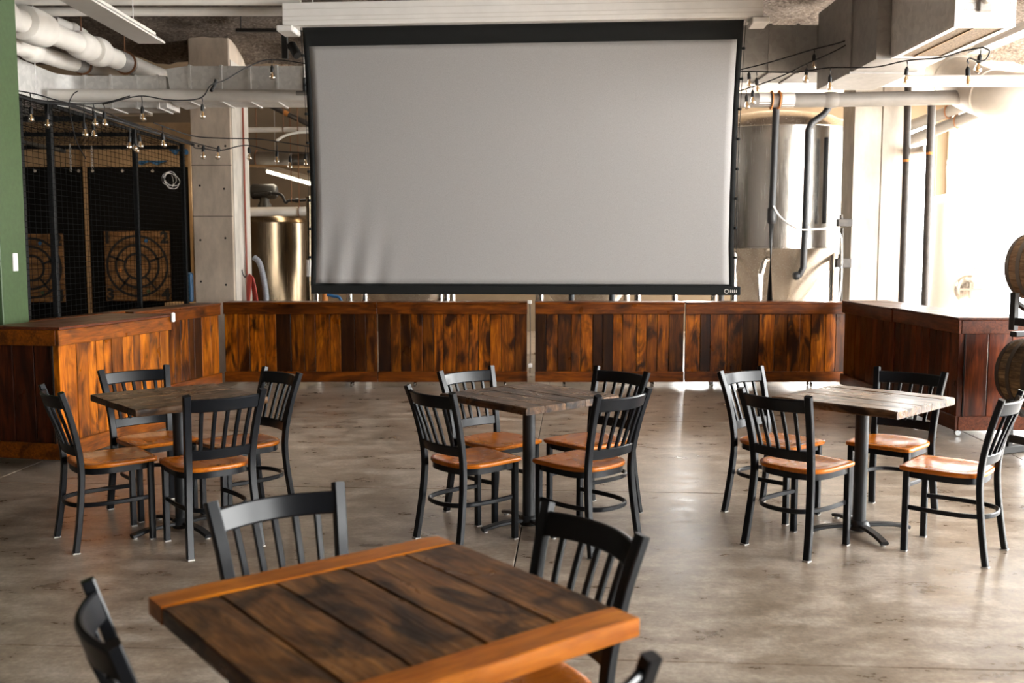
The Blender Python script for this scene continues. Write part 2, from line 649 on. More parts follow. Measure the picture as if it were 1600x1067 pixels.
def wall(name, plane, at, thick, a0, a1, z0, z1, holes, mat):
    """a wall with rectangular openings; plane 'x' or 'y', holes = (a0, a1, z0, z1)"""
    parts = []

    def add(p0, p1, q0, q1):
        if p1 - p0 < 1e-4 or q1 - q0 < 1e-4:
            return
        lo = (at, p0, q0) if plane == 'x' else (p0, at, q0)
        hi = (at + thick, p1, q1) if plane == 'x' else (p1, at + thick, q1)
        parts.append(box_vf(lo, hi))
    cur = a0
    for h0, h1, g0, g1 in sorted(holes):
        add(cur, h0, z0, z1)
        add(h0, h1, z0, g0)
        add(h0, h1, g1, z1)
        cur = h1
    add(cur, a1, z0, z1)
    o = link(name, pyd(name, *join_vf(parts)), mat)
    return tag(o, kind='structure')


TOP = 4.9
rh = [(-1.5, 1.6, 0.35, 3.6), (2.1, 7.6, 0.2, 3.7), (8.2, 11.5, 0.2, 3.7)]
rb = [(12.0, 18.8, 0.25, 4.0)]
bh = [(3.3, 5.2, 1.15, 4.0), (5.35, 8.0, 0.3, 4.0)]
fh = []
wall('wall_right', 'x', XN, 0.2, YF, 11.7, 0.0, TOP, rh, 'dwall')
wall('wall_return', 'y', 11.7, 0.2, XN, XR, 0.0, TOP, [], 'offw')
wall('wall_right_brewery', 'x', XR, 0.2, 11.9, YB, 0.0, TOP, rb, 'offw')
wall('wall_back', 'y', YB, 0.2, XL, XR, 0.0, TOP, bh, 'bwall')
wall('wall_left', 'x', XL - 0.2, 0.2, YF, YB, 0.0, TOP, [], 'dwall')
wall('wall_front', 'y', YF - 0.2, 0.2, XL, XR, 0.0, TOP, fh, 'dwall')
wn = 0
for hs, pl, at in ((rh, 'x', XN + 0.08), (rb, 'x', XR + 0.08), (bh, 'y', YB + 0.08), (fh, 'y', YF - 0.12)):
    for a0, a1, z0, z1 in hs:
        wn += 1
        fr = []
        t = 0.04

        def bar(p0, p1, q0, q1):
            lo = (at, p0, q0) if pl == 'x' else (p0, at, q0)
            hi = (at + 0.05, p1, q1) if pl == 'x' else (p1, at + 0.05, q1)
            fr.append(box_vf(lo, hi))
        bar(a0, a1, z0, z0 + t); bar(a0, a1, z1 - t, z1)
        bar(a0, a0 + t, z0 + t, z1 - t); bar(a1 - t, a1, z0 + t, z1 - t)
        w = link('window_%d' % wn, pyd('window_frame', *join_vf(fr)), 'white')
        tag(w, kind='structure')
        e = 0.03
        lo = (at + 0.02, a0 + e, z0 + e) if pl == 'x' else (a0 + e, at + 0.02, z0 + e)
        hi = (at + 0.026, a1 - e, z1 - e) if pl == 'x' else (a1 - e, at + 0.026, z1 - e)
        box('pane', lo, hi, 'pane', w)
        m = ((a0 + a1) / 2, (z0 + z1) / 2)
        if pl == 'x':
            portal((at + 0.1, m[0], m[1]), (-1, 0, 0), a1 - a0, z1 - z0)
        elif at > 0:
            portal((m[0], at + 0.1, m[1]), (0, -1, 0), a1 - a0, z1 - z0)
        else:
            portal((m[0], at - 0.1, m[1]), (0, 1, 0), a1 - a0, z1 - z0)

# sprayed ceiling: lumpy over the hall, smooth tan over the brewery behind
xs = [XL + (XR - XL) * i / 190 for i in range(191)]
ys = [YF + 1.75 * i for i in range(8)] + [9.0 + 0.09 * i for i in range(1, 49)]
vs, fs = [], []
for y in ys:
    for x in xs:
        w = max(0.0, min(1.0, (y - 7.5) / 2.0))
        d = 0.10 * noise.noise(Vector((x * 0.9, y * 0.9, 3.1))) + 0.06 * noise.noise(Vector((x * 2.7, y * 2.7, 9.0))) + 0.03 * noise.noise(Vector((x * 8, y * 8, 1.0)))
        e = max(0.0, (y - 12.6) / 0.7)
        vs.append((x, y, CEIL + d * w - 0.16 * e * e + 0.10 * w * noise.noise(Vector((x * 1.5, 0.0, 7.0))) * e))
nx = len(xs)
for j in range(len(ys) - 1):
    for i in range(nx - 1):
        a = j * nx + i
        fs.append((a, a + nx, a + nx + 1, a + 1))
# the broken-off rear edge of the coat rises to the slab
n0 = len(vs)
for i, x in enumerate(xs):
    vs.append((x, ys[-1] + 0.03, TOP))
for i in range(nx - 1):
    a = (len(ys) - 1) * nx + i
    fs.append((a, n0 + i, n0 + i + 1, a + 1))
ceil = link('ceiling', pyd('ceiling', vs, fs, 60.0), 'insul')
tag(ceil, kind='structure')
tag(box('ceiling_slab', (XL, YF, TOP), (XR, 13.0, TOP + 0.2), 'conc'), kind='structure')
tag(box('ceiling_brewery', (XL, 13.36, CEIL + 0.12), (XR, YB, CEIL + 0.32), 'tan'), kind='structure')

# left concrete column
xa, xb = P(300, 300, 12.55).x, P(363, 300, 12.55).x
col1 = box('column', (xa, 12.55, 0), (xb, 13.35, CEIL + 0.1), 'conc', ch=0.012)
tag(col1, 'bare concrete column beside the black wire cage', 'column', kind='structure')
lit_side = box('column_face', (xb + 0.001, 12.58, 0.0), (xb + 0.012, 13.34, 3.9), 'concw', col1)  # added pale sheet paints the window light onto the column's right side
for v in (258, 338):
    zj = P(330, v, 12.55).z
    box('form_joint', (xa - 0.001, 12.5485, zj - 0.004), (xb + 0.0005, 12.5515, zj + 0.004), 'backing', col1)
for u, v in ((310, 228), (352, 228), (312, 290), (350, 295), (313, 375), (352, 372), (314, 440), (353, 445)):
    q = P(u, v, 12.548)
    lathe('tie_hole', [(0, 0.0), (0.014, 0.0), (0.014, 0.003)], 'backing', col1, 10, 'Y', loc=(q.x, 12.548, q.z))
# right pale column in two leaves with a groove between them
xa2, xg, xb2 = P(1332, 300, 12.6).x, P(1375, 300, 12.6).x, P(1410, 300, 12.6).x
col2 = box('column', (xa2 + 0.02, 12.63, 0), (xb2 - 0.01, 13.1, CEIL + 0.1), 'concw')
tag(col2, 'pale concrete column beside the steel fermenter', 'column', kind='structure')
box('column_face', (xa2, 12.6, 0), (xg - 0.008, 12.63, CEIL), 'concw', col2, 0.004)
box('column_face', (xg + 0.008, 12.6, 0), (xb2, 12.63, CEIL), 'concw', col2, 0.004)
# green pillar at the left edge
gp = P(17, 300, 7.75)
pil = box('column', (gp.x - 0.75, 7.55, 0), (gp.x, 7.95, CEIL + 0.05), 'green', ch=0.006)
tag(pil, 'green painted pillar at the left edge of the photograph', 'column', kind='structure')
box('switch_plate', (gp.x - 0.001, 7.72, 1.40), (gp.x + 0.012, 7.79, 1.54), 'white', pil, 0.003)


# ------------------------------------------------------------------ bar panels
def bar_unit(name, label, length, height, depth, loc, rz, n=None, mats=('plank', 'board'), ends=(False, False),
             slot=None, z0=0.07, base_h=0.118, top_h=0.135, casters=(0.3, 0.8), group=None, end_mat=None, pw=0.135, top='board', rear_casters=True, corner=False):
    """rolling bar section; local x runs along it, the planked face looks towards local -y"""
    t = thing(name, label, 'bar', loc, rz, group)
    pm, bm = mats
    zt = height
    lip = 0.028

    def planks(x0, x1, put, k=None):
        k = k or max(2, round((x1 - x0) / pw))
        ws = [RND.uniform(0.75, 1.3) for _ in range(k)]
        s = (x1 - x0) / sum(ws)
        x = x0
        for w in ws:
            g = RND.uniform(0.002, 0.004)
            dy = RND.uniform(0, 0.004)
            put(x + g, x + w * s - g, dy)
            x += w * s
    zb, zu = z0 + base_h - 0.02, zt - top_h + 0.02

    def front(a, b, dy):
        box('plank', (a, lip + dy, zb), (b, lip + 0.022 + dy, zu), pm, t, 0.0025)
    planks(0.001 if not ends[0] else lip + 0.052, length - (0.001 if not ends[1] else lip + 0.052), front, n)
    box('top_board', (0, 0, zt - top_h), (length, lip - 0.002, zt - 0.022), bm, t, 0.004)
    box('base_board', (0, 0, z0), (length, lip - 0.002, z0 + base_h), bm, t, 0.004)
    box('counter_top', (-0.0, -0.008, zt - 0.022), (length + 0.0, depth, zt), 'dboard' if top == 'dark' else bm, t, 0.004)
    if slot:
        box('backing_board', (0.003, lip + 0.03, z0 + 0.02), (slot - 0.006, lip + 0.04, zt - 0.03), 'backing', t)
        box('backing_board', (slot + 0.006, lip + 0.03, z0 + 0.02), (length - 0.003, lip + 0.04, zt - 0.03), 'backing', t)
    else:
        box('backing_board', (0.003, lip + 0.03, z0 + 0.02), (length - 0.003, lip + 0.04, zt - 0.03), 'backing', t)
    for side, on in ((0, ends[0]), (1, ends[1])):
        if on:
            xo = 0.0 if side == 0 else length
            sg = 1 if side == 0 else -1

            def endp(a, b, dy):
                xs_ = sorted((xo + sg * (lip + dy), xo + sg * (lip + 0.022 + dy)))
                box('plank', (xs_[0], a, zb), (xs_[1], b, zu), end_mat or pm, t, 0.0025)
            xs_ = sorted((xo + sg * 0.012, xo + sg * (lip + 0.05)))
            box('corner_post', (xs_[0], 0.012, zb), (xs_[1], lip + 0.05, zu), pm, t, 0.003)
            planks(lip + 0.052, depth - 0.02, endp, 3)
            xs_ = sorted((xo, xo + sg * (lip - 0.002)))
            box('end_board', (xs_[0], lip, zt - top_h), (xs_[1], depth, zt - 0.0225), bm, t, 0.004)
            box('end_board', (xs_[0], lip, z0), (xs_[1], depth, z0 + base_h), bm, t, 0.004)
    # carcass: rear studs carry the top
    for xx in (0.06, length - 0.14):
        box('rear_stud', (xx, depth - 0.06, z0), (xx + 0.08, depth - 0.015, zt - 0.023), bm, t, 0.003)
    if depth > 0.2:
        box('shade_board', (0.03, lip + 0.045, z0), (length - 0.03, depth - 0.061, z0 + 0.02), bm, t, 0.003)  # added unseen board that shades the floor under the bar
    for cx in casters:
        for cy in ((0.09, depth - 0.08) if rear_casters else (0.09,)):
            x = cx * length
            pl = box('caster_plate', (x - 0.045, cy - 0.035, z0 - 0.008), (x + 0.045, cy + 0.035, z0 - 0.0005), 'blackm', t)
            lathe('wheel', [(0, -0.012), (0.024, -0.012), (0.028, -0.008), (0.028, 0.008), (0.024, 0.012), (0, 0.012)], 'chrome', pl, 14, 'X', loc=(x, cy, 0.029))
    return t


YW = 11.2


def xw(u):
    return P(u, 540, YW).x


GRP = 'rolling bar panels across the back'
for (u0, u1, lab, slot, npl, cs) in (
        (350, 589.3, 'dark stained plank bar panel at the left end of the back row', None, 12, (0.25, 0.82)),
        (590, 824, 'plank bar panel under the screen, second from the left in the back row', None, 13, (0.24, 0.85)),
        (836, 1069, 'orange brown plank bar panel under the screen, third from the left in the back row', None, 13, (0.2, 0.8)),
        (1071, 1323, 'plank bar panel with a slit of light, right end of the back row', 0.80, 12, (0.18, 0.8))):
    x0, x1 = xw(u0), xw(u1)
    bar_unit('rolling_bar', lab, x1 - x0, 0.975, 0.30, (x0, YW, 0), 0, npl, slot=None if not slot else slot * (x1 - x0), casters=cs, group=GRP)

# left return
d = Vector((0.365, 1.61, 0))
bar_unit('rolling_bar', 'plank bar panel turning the back left corner by the concrete column', d.length, 0.972, 0.28, (-3.62, 9.5, 0), math.atan2(d.y, d.x), 11)
d = Vector((0.28, 1.38, 0))
bar_unit('rolling_bar', 'plank bar panel behind the left counter, in front of the wire cage', d.length, 0.985, 0.10, (-3.95, 8.05, 0), math.atan2(d.y, d.x), 10, rear_casters=False)
d = Vector((0.30, 1.45, 0))
lc = bar_unit('bar_counter', 'bright orange brown plank counter at the left with a dark top', d.length, 1.022, 0.56, (-3.19, 6.98, 0), math.atan2(d.y, d.x), 11, ('litplank', 'litboard'), ends=(True, False), top='dark', end_mat='dplank')  # bright front planks paint in window light, dark end planks paint in shade
box('bumper', (d.length - 0.03, -0.035, 0.955), (d.length + 0.012, -0.009, 1.035), 'white', lc, 0.008)
# right return
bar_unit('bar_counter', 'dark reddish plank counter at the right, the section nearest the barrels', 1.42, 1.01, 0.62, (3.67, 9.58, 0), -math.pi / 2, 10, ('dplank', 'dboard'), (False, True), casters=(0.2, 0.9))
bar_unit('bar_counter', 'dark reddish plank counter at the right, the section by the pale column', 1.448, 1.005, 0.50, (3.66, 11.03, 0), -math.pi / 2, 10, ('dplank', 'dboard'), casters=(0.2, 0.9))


# ------------------------------------------------------------------ chairs
def seat_mesh():
    N = 72
    out = []
    for i in range(N):
        a = 2 * math.pi * i / N
        # super-ellipse, squarer at the front, rounder at the back
        c, s = math.cos(a), math.sin(a)
        p = 16.0 if s > 0 else 3.0
        r = (abs(c) ** p + abs(s) ** p) ** (-1 / p)
        x, y = r * c * 0.200, r * s * (0.212 if s > 0 else 0.196)
        if y > 0:
            x *= 1.0 - 0.045 * y / 0.2
        out.append((x, y))
    vs, fs = [], []
    rows = [(0.25, -0.011), (0.5, -0.010), (0.72, -0.004), (0.9, 0.0), (0.98, -0.0005), (1.0, -0.004), (1.0, -0.018), (0.985, -0.022), (0.5, -0.022)]
    for sc, h in rows:
        vs += [(x * sc, y * sc, h) for x, y in out]
    for r in range(len(rows) - 1):
        for i in range(N):
            j = (i + 1) % N
            fs.append((r * N + i, (r + 1) * N + i, (r + 1) * N + j, r * N + j))
    vs.append((0, 0, -0.011))
    for i in range(N):
        fs.append((len(vs) - 1, i, (i + 1) % N))
    fs.append(tuple((len(rows) - 1) * N + i for i in range(N)))
    return pyd('seat', vs, fs, 50.0)


def arc_x(x0, x1, y, bow, z, n=9):
    return [Vector((x0 + (x1 - x0) * i / (n - 1), y - bow * (1 - (2 * i / (n - 1) - 1) ** 2), z)) for i in range(n)]


SEAT_Z = 0.452
POST = spline([(0.192, -0.232, 0.0), (0.184, -0.208, 0.16), (0.175, -0.190, 0.32), (0.172, -0.186, 0.44), (0.176, -0.200, 0.56), (0.188, -0.234, 0.71), (0.203, -0.276, 0.845)], 4)


def post_at(z):
    for a, b in zip(POST, POST[1:]):
        if a.z <= z <= b.z:
            return a.lerp(b, (z - a.z) / (b.z - a.z))
    return POST[-1].copy()


def make_chair():
    t = thing('dining_chair', '', 'chair', group='black slat back chairs around the tables')
    link('seat', seat_mesh(), 'seat', t, (0, 0, SEAT_Z))
    # steel ring under the seat
    ring = []
    for i in range(28):
        a = 2 * math.pi * i / 28
        c, s = math.cos(a), math.sin(a)
        p = 8.0 if s > 0 else 3.0
        r = (abs(c) ** p + abs(s) ** p) ** (-1 / p)
        ring.append((r * c * (0.178 - 0.008 * s), r * s * 0.178, SEAT_Z - 0.044))
    ring = [(x, y, z + 0.004) for x, y, z in ring]
    sweep('seat_frame', ring, rect(0.016, 0.034), 'chair', t, closed=True)
    for sx in (-1, 1):
        lg = sweep('leg', [(sx * 0.163, 0.172, 0.006), (sx * 0.163, 0.172, SEAT_Z - 0.0225)], rect(0.031, 0.031, 0.004), 'chair', t, ref=(0, 1, 0))
        box('glide', (-0.0165, -0.0165, 0), (0.0165, 0.0165, 0.0058), 'glide', lg, loc=(sx * 0.163, 0.172, 0))
        pp = [Vector((sx * p.x, p.y, max(p.z, 0.006))) for p in POST]
        bp = sweep('back_post', pp, rect(0.029, 0.037, 0.004), 'chair', t, ref=(1, 0, 0))
        box('glide', (-0.017, -0.018, 0), (0.017, 0.018, 0.0058), 'glide', bp, loc=(sx * POST[0].x, POST[0].y, 0))
    # crest rail, bowed backwards
    p = post_at(0.785)
    tilt = Vector((0, -0.29, 0.957))
    sweep('crest_rail', arc_x(-p.x + 0.008, p.x - 0.008, p.y + 0.002, 0.050, p.z + 0.004, 13), rect(0.018, 0.070, 0.005), 'chair', t, ref=tilt)
    q = post_at(0.525)
    sweep('lower_rail', arc_x(-q.x + 0.008, q.x - 0.008, q.y + 0.002, 0.028, q.z), rect(0.016, 0.054, 0.004), 'chair', t, ref=(0, -0.2, 0.98))
    for i in range(5):
        f = (i - 2) / 2.0
        xt, xb_ = f * p.x * 0.66, f * q.x * 0.66
        yt = p.y + 0.002 - 0.050 * (1 - (xt / p.x) ** 2)
        yb = q.y + 0.002 - 0.028 * (1 - (xb_ / q.x) ** 2)
        m = post_at(0.66)
        ym = m.y + 0.002 - 0.039 * (1 - (f * 0.66) ** 2)
        sl = spline([(xb_, yb, q.z + 0.018), ((xt + xb_) / 2, ym, 0.655), (xt, yt + 0.008, p.z - 0.030)], 4)
        sweep('slat', sl, rect(0.015, 0.020, 0.003), 'chair', t, ref=(1, 0, 0))
    # one bent hoop from front leg round the rear posts to the other front leg
    hp = post_at(0.235)
    z = 0.235
    ho = spline([(-0.157, 0.165, z), (-0.170, 0.02, z), (-0.158, -0.12, z), (-0.105, -0.205, z), (0, -0.232, z), (0.105, -0.205, z), (0.158, -0.12, z), (0.170, 0.02, z), (0.157, 0.165, z)], 4)
    sweep('stretcher', ho, rect(0.015, 0.024, 0.004), 'chair', t)
    return t


CH = [  # x, y, heading in degrees, label
    (-2.180, 5.330, -52, 'black chair at the left table nearest the left edge, back against the counter corner'),
    (-1.635, 5.235, 39, 'black slat back chair on the near side of the left table, back to camera'),
    (-2.128, 5.860, -138, 'black chair tucked between the left table and the bright orange counter'),
    (-1.600, 5.775, 133, 'black chair on the far right side of the left table'),
    (-0.210, 5.325, -50, 'black chair on the near left side of the middle table'),
    (0.372, 5.250, 44, 'black chair on the near right side of the middle table'),
    (-0.088, 5.818, -137.5, 'black chair on the far left side of the middle table'),
    (0.448, 5.815, 132, 'black chair on the far right side of the middle table, half hidden'),
    (1.585, 5.800, -139, 'black chair on the far left side of the right table, behind another chair'),
    (1.555, 5.205, -50, 'black chair on the near left side of the right table, back to camera'),
    (2.215, 5.765, 138, 'black chair on the far right side of the right table before the dark counter'),
    (2.272, 5.112, 51, 'black chair at the far right of the right table with a brightly lit seat'),
    (-0.540, 2.715, -143, 'blurred black chair at the back left edge of the big foreground table'),
    (-0.010, 2.495, 124, 'blurred black chair at the right side of the big foreground table'),
    (-0.595, 2.090, -61, 'blurred black chair at the bottom left of the photograph'),
    (-0.080, 1.815, 38, 'blurred black chair of which only a post tip shows at the bottom edge'),
]
proto = make_chair()
TABLES_AT = ((-1.858, 5.493), (0.096, 5.548), (1.936, 5.440))
for i, (x, y, a, lab) in enumerate(CH):
    if i < 12:                      # a finger's width between neighbouring seats
        tx, ty = TABLES_AT[i // 4]
        x, y = tx + (x - tx) * 1.035, ty + (y - ty) * 1.035
    o = proto if i == 0 else copy_tree(proto)
    o.location = (x, y, 0)
    o.rotation_euler = (0, 0, math.radians(a))
    o['label'] = lab


# ------------------------------------------------------------------ tables
def live_plank(name, x0, x1, y0, y1, z0, z1, mat, parent, seed, rag=(0, 0)):
    """plank along x; rag = roughness of its two long edges (for an outer, waney edge)"""
    rr = random.Random(seed)
    n = 14
    vs, fs = [], []
    for i in range(n + 1):
        x = x0 + (x1 - x0) * i / n
        ex = 0.003 if i in (0, n) else 0.0
        a = y0 + rag[0] * rr.uniform(0, 1)
        b = y1 - rag[1] * rr.uniform(0, 1)
        ca = 0.003 + rag[0] * rr.uniform(0.2, 0.8)
        cb = 0.003 + rag[1] * rr.uniform(0.2, 0.8)
        zt = z1 - ex - rr.uniform(0, 0.0012)
        vs += [(x, a + ca * 0.6, z0), (x, a, z0 + 0.006), (x, a, zt - ca), (x, a + ca, zt), (x, b - cb, zt), (x, b, zt - cb), (x, b, z0 + 0.006), (x, b - cb * 0.6, z0)]
    for i in range(n):
        for k in range(8):
            j = (k + 1) % 8
            fs.append((i * 8 + k, (i + 1) * 8 + k, (i + 1) * 8 + j, i * 8 + j))
    fs.append(tuple(range(8)))
    fs.append(tuple(n * 8 + k for k in range(8))[::-1])
    return link(name, pyd(name, vs, fs, 30.0), mat, parent)


def table(label, x, y, ang, sx, sy, zt, th, end_boards, npl, seed, pm, arms=0.0, rag=0.006, grp=None):
    t = thing('square_table', label, 'table', (x, y, 0), ang, grp)
    hx, hy = sx / 2, sy / 2
    eb = 0.088 if end_boards else 0.0
    rr = random.Random(seed)
    ws = [rr.uniform(0.8, 1.25) for _ in range(npl)]
    s = sy / sum(ws)
    yy = -hy
    for i, w in enumerate(ws):
        dz = rr.uniform(0, 0.0022)
        live_plank('plank', -hx + eb + 0.001, hx - eb - 0.001, yy + 0.0016, yy + w * s - 0.0016, zt - th, zt - dz, pm, t, seed * 31 + i,
                   (rag if i == 0 else 0, rag if i == npl - 1 else 0))
        yy += w * s
    if end_boards:
        for sg in (-1, 1):
            o = live_plank('end_board', -hy, hy, -eb / 2, eb / 2, -th, 0.0, 'tedge', t, seed * 77 + sg, (0, 0))
            o.location = (sg * (hx - eb / 2), 0, zt)
            o.rotation_euler = (0, 0, math.pi / 2)
    box('mounting_plate', (-0.16, -0.16, zt - th - 0.008), (0.16, 0.16, zt - th - 0.0005), 'iron', t)
    lathe('column', [(0, 0.055), (0.036, 0.055), (0.036, zt - th - 0.0085), (0, zt - th - 0.0085)], 'iron', t, 24)
    lathe('hub', [(0, 0.012), (0.050, 0.012), (0.060, 0.035), (0.050, 0.060), (0.0365, 0.068), (0.0365, 0.055)], 'iron', t, 24)
    for k in range(4):
        a = arms + k * math.pi / 2
        L = 0.295
        pts = [Vector((math.cos(a) * r, math.sin(a) * r, z)) for r, z in ((0.045, 0.040), (0.12, 0.041), (0.20, 0.036), (0.26, 0.026), (L, 0.017))]
        arm = sweep('base_arm', pts, rect(0.046, 0.020, 0.005), 'iron', t)
        lathe('foot', [(0, 0.0), (0.014, 0.0), (0.014, 0.008), (0, 0.008)], 'glide', arm, 12, loc=(math.cos(a) * 0.277, math.sin(a) * 0.277, 0.0))
    return t


TG = 'square reclaimed wood tables in the row'
table('worn dark wood square table at the left, beside the orange counter', -1.858, 5.493, 0.700, 0.725, 0.725, 0.762, 0.040, False, 5, 3, M['ttop'], math.radians(6), 0.004, TG)
table('worn glossy wood square table in the middle of the row', 0.096, 5.548, 0.726 + math.pi / 2, 0.722, 0.722, 0.762, 0.042, False, 5, 5, M['ttop'], math.radians(-13.6), 0.010, TG)
table('brightly lit worn wood square table at the right with a rough live edge', 1.936, 5.440, 0.768 + math.pi / 2, 0.722, 0.722, 0.762, 0.044, False, 5, 8, M['ttop'], math.radians(53), 0.014, TG)
table('large blurred plank table in the foreground with orange end boards', -0.284, 2.195, 0.662 + math.pi / 2, 0.80, 0.81, 0.765, 0.046, True, 5, 12, M['tfore'], math.radians(45), 0.0)


# ------------------------------------------------------------------ projection screen
def scr(u, v):
    """point on the screen plane, the right end of which hangs a little nearer"""
    y = 9.27 - (u - 490) / 655.0 * 0.30
    return P(u, v, y)


scrn = thing('projection_screen', 'large motorised projection screen in a white housing, pulled down over the bar', 'screen', P(817, 443, 9.12))
inv = Matrix.Translation(-scrn.location)
a, b = scr(478, 40), scr(1152, 27)
ax = (b - a); ax.z = 0; ax.normalize()
nrm = Vector((-ax.y, ax.x, 0))            # away from the camera
z_top = scr(817, 30).z
z_b0, z_bar, z_bot = scr(817, 67).z, scr(817, 443.5).z, scr(817, 460).z
z_b0l = z_b0
mid = scr(817, 250)
hw_in = (scr(1140, 300) - scr(493, 300)).length / 2
hw_out = (scr(1150, 300) - scr(486.5, 300)).length / 2
cx0 = (scr(1140, 300) + scr(493, 300)) / 2
NS, NZ = 60, 44


def srf(s, z, dist=True):
    t = (z_top - z) / (z_top - z_bar)
    w = hw_in + 0.018 * (1 - t) ** 1.5 if abs(s) <= 1 else None
    return w, t


def surf_pt(frac, tt):
    """frac -1..1 across the whole cloth, tt 0 top .. 1 bottom"""
    z = z_top + (z_bar - 0.02 - z_top) * tt
    ho = hw_out + 0.050 * (1 - min(1, tt * 1.15)) ** 2.2 + 0.012 * max(0, tt - 0.85) / 0.15
    x = frac * ho
    wv = 0.0
    # hanging folds at the lower left corner
    lx = (x + hw_in) / (2 * hw_in)
    if lx < 0.22 and tt > 0.55:
        k = (tt - 0.55) / 0.45
        g = max(0.0, 1 - lx / 0.22)
        wv = 0.020 * k * k * min(1.0, g * 2.2) * math.sin((lx - (1 - tt) * 0.10) * 95.0)
    if abs(frac) > 0.9:
        wv += 0.002 * math.sin(tt * 40)
    p = cx0 + ax * x + nrm * (wv + 0.012 * math.sin(tt * 3.1))
    return Vector((p.x, p.y, z))


fr_in = hw_in / hw_out
fracs = [-1, -(1 + fr_in) / 2] + [-fr_in + 2 * fr_in * i / NS for i in range(NS + 1)] + [(1 + fr_in) / 2, 1]
t_in = (z_top - z_b0) / (z_top - z_bar + 0.02)
t_out = 1 - 0.02 / (z_top - z_bar + 0.02)
tts = [0, t_in / 2] + [t_in + (t_out - t_in) * i / NZ for i in range(NZ + 1)] + [1.0]
grid = [[surf_pt(f, t) for f in fracs] for t in tts]


def cells(keep):
    vs, fs, idx = [], [], {}

    def vi(j, i):
        if (j, i) not in idx:
            idx[(j, i)] = len(vs)
            vs.append(grid[j][i] - scrn.location)
        return idx[(j, i)]
    for j in range(len(tts) - 1):
        for i in range(len(fracs) - 1):
            if keep(j, i):
                fs.append((vi(j, i), vi(j + 1, i), vi(j + 1, i + 1), vi(j, i + 1)))
    return vs, fs


inner = lambda j, i: 2 <= j < 2 + NZ and 2 <= i < 2 + NS
vs_, fs_ = cells(inner)
cloth = link('viewing_surface', pyd('viewing_surface', vs_, fs_, 60.0), 'screen', scrn)
bord = link('border', pyd('border', *cells(lambda j, i: not inner(j, i)), 60.0), 'fabric', scrn)
for o in (cloth, bord):
    md = o.modifiers.new('thickness', 'SOLIDIFY')
    md.thickness = 0.002
rz = math.atan2(ax.y, ax.x)
cl = cx0 - scrn.location
hb = hw_out + 0.01
box('weight_bar', (-hb, -0.016, z_bot - scrn.location.z), (hb + 0.055, 0.022, z_bar - 0.018 - scrn.location.z), 'fabric', scrn, 0.006, loc=(cl.x, cl.y, 0), rot=(0, 0, rz))
bar_o = scrn.children[-1]
# a small silver maker's badge on the bar: ring and four strokes
vsb = join_vf([sweep_vf([(math.cos(i * math.pi / 7) * 0.018, 0, math.sin(i * math.pi / 7) * 0.018) for i in range(14)], rect(0.006, 0.004), (0, 1, 0), True)]
              + [box_vf((0.032 + k * 0.017, -0.002, -0.013), (0.040 + k * 0.017, 0.001, 0.013)) for k in range(4)])
link('badge', pyd('badge', *vsb), 'label', bar_o, loc=(hb - 0.07, -0.0185, (z_bot + z_bar) / 2 - scrn.location.z - 0.012))
# tension tabs and cables along both edges
for sg in (-1, 1):
    for k in range(8):
        tt = 0.12 + 0.11 * k
        p = surf_pt(sg * 1.0, tt)
        lathe('tension_tab', [(0, -0.012), (0.014, -0.010), (0.016, 0), (0.014, 0.010), (0, 0.012)], 'fabric', scrn, 10, loc=p - scrn.location + ax * (sg * 0.012))
    tube('tension_cable', [surf_pt(sg * 1.0, t) - scrn.location + ax * sg * 0.016 for t in (0.01, 0.15, 0.3, 0.5, 0.7, 0.9, 0.99)], 0.003, 'fabric', scrn, 6)
# housing
h0, h1 = scr(446, 20), scr(1190, 20)
zt0, zt1 = scr(817, 1).z, scr(817, 37).z
hl = (Vector((h1.x, h1.y, 0)) - Vector((h0.x, h0.y, 0))).length
hp = Vector((h0.x, h0.y, 0)) - Vector((scrn.location.x, scrn.location.y, 0))
zz = scrn.location.z
ho = box('housing', (0, -0.10, zt1 - zz), (hl, 0.12, zt0 - zz), 'white', scrn, 0.006, loc=hp, rot=(0, 0, rz))
dzh = (zt0 - zt1)
for f in (0.30, 0.62, 0.80):
    box('rib', (0.004, -0.104, zt0 - zz - f * dzh - 0.003), (hl - 0.004, -0.1005, zt0 - zz - f * dzh + 0.003), 'diff', ho)
for xe in (-0.05, hl - 0.10):
    box('end_bracket', (xe, -0.13, zt1 - zz - 0.055), (xe + 0.15, 0.13, zt1 - zz - 0.001), 'white', ho, 0.01)
for xe in (0.25, hl / 2, hl - 0.25):
    tube('hanger_rod', [(xe, 0.01, zt0 - zz), (xe, 0.01, CEIL - 0.02 - zz)], 0.007, 'galv', ho, 8)

# ------------------------------------------------------------------ wire cage and axe targets
cage = thing('wire_cage', 'black wire mesh cage with posts behind the left bar', 'cage', (-4.10, 8.40, 0))
C0, C1, CZ = Vector((-4.12, 8.40, 0)), Vector((-4.045, 12.40, 0)), 2.85
cd = (C1 - C0).normalized()
CL = (C1 - C0).length


def cpt(s, z, off=0.0):
    return C0 + cd * s + Vector((-cd.y * off, cd.x * off, z)) - cage.location


for s in (0.05, 0.58, 2.50, CL - 0.03):
    p0, p1 = cpt(s, 0.0), cpt(s, CZ)
    sweep('post', [p0, p1], rect(0.05, 0.05, 0.004), 'cagem', cage, ref=(0, 1, 0))
for z in (0.08, CZ):
    sweep('rail', [cpt(0, z, 0.03), cpt(CL, z, 0.03)], rect(0.03, 0.03), 'cagem', cage)


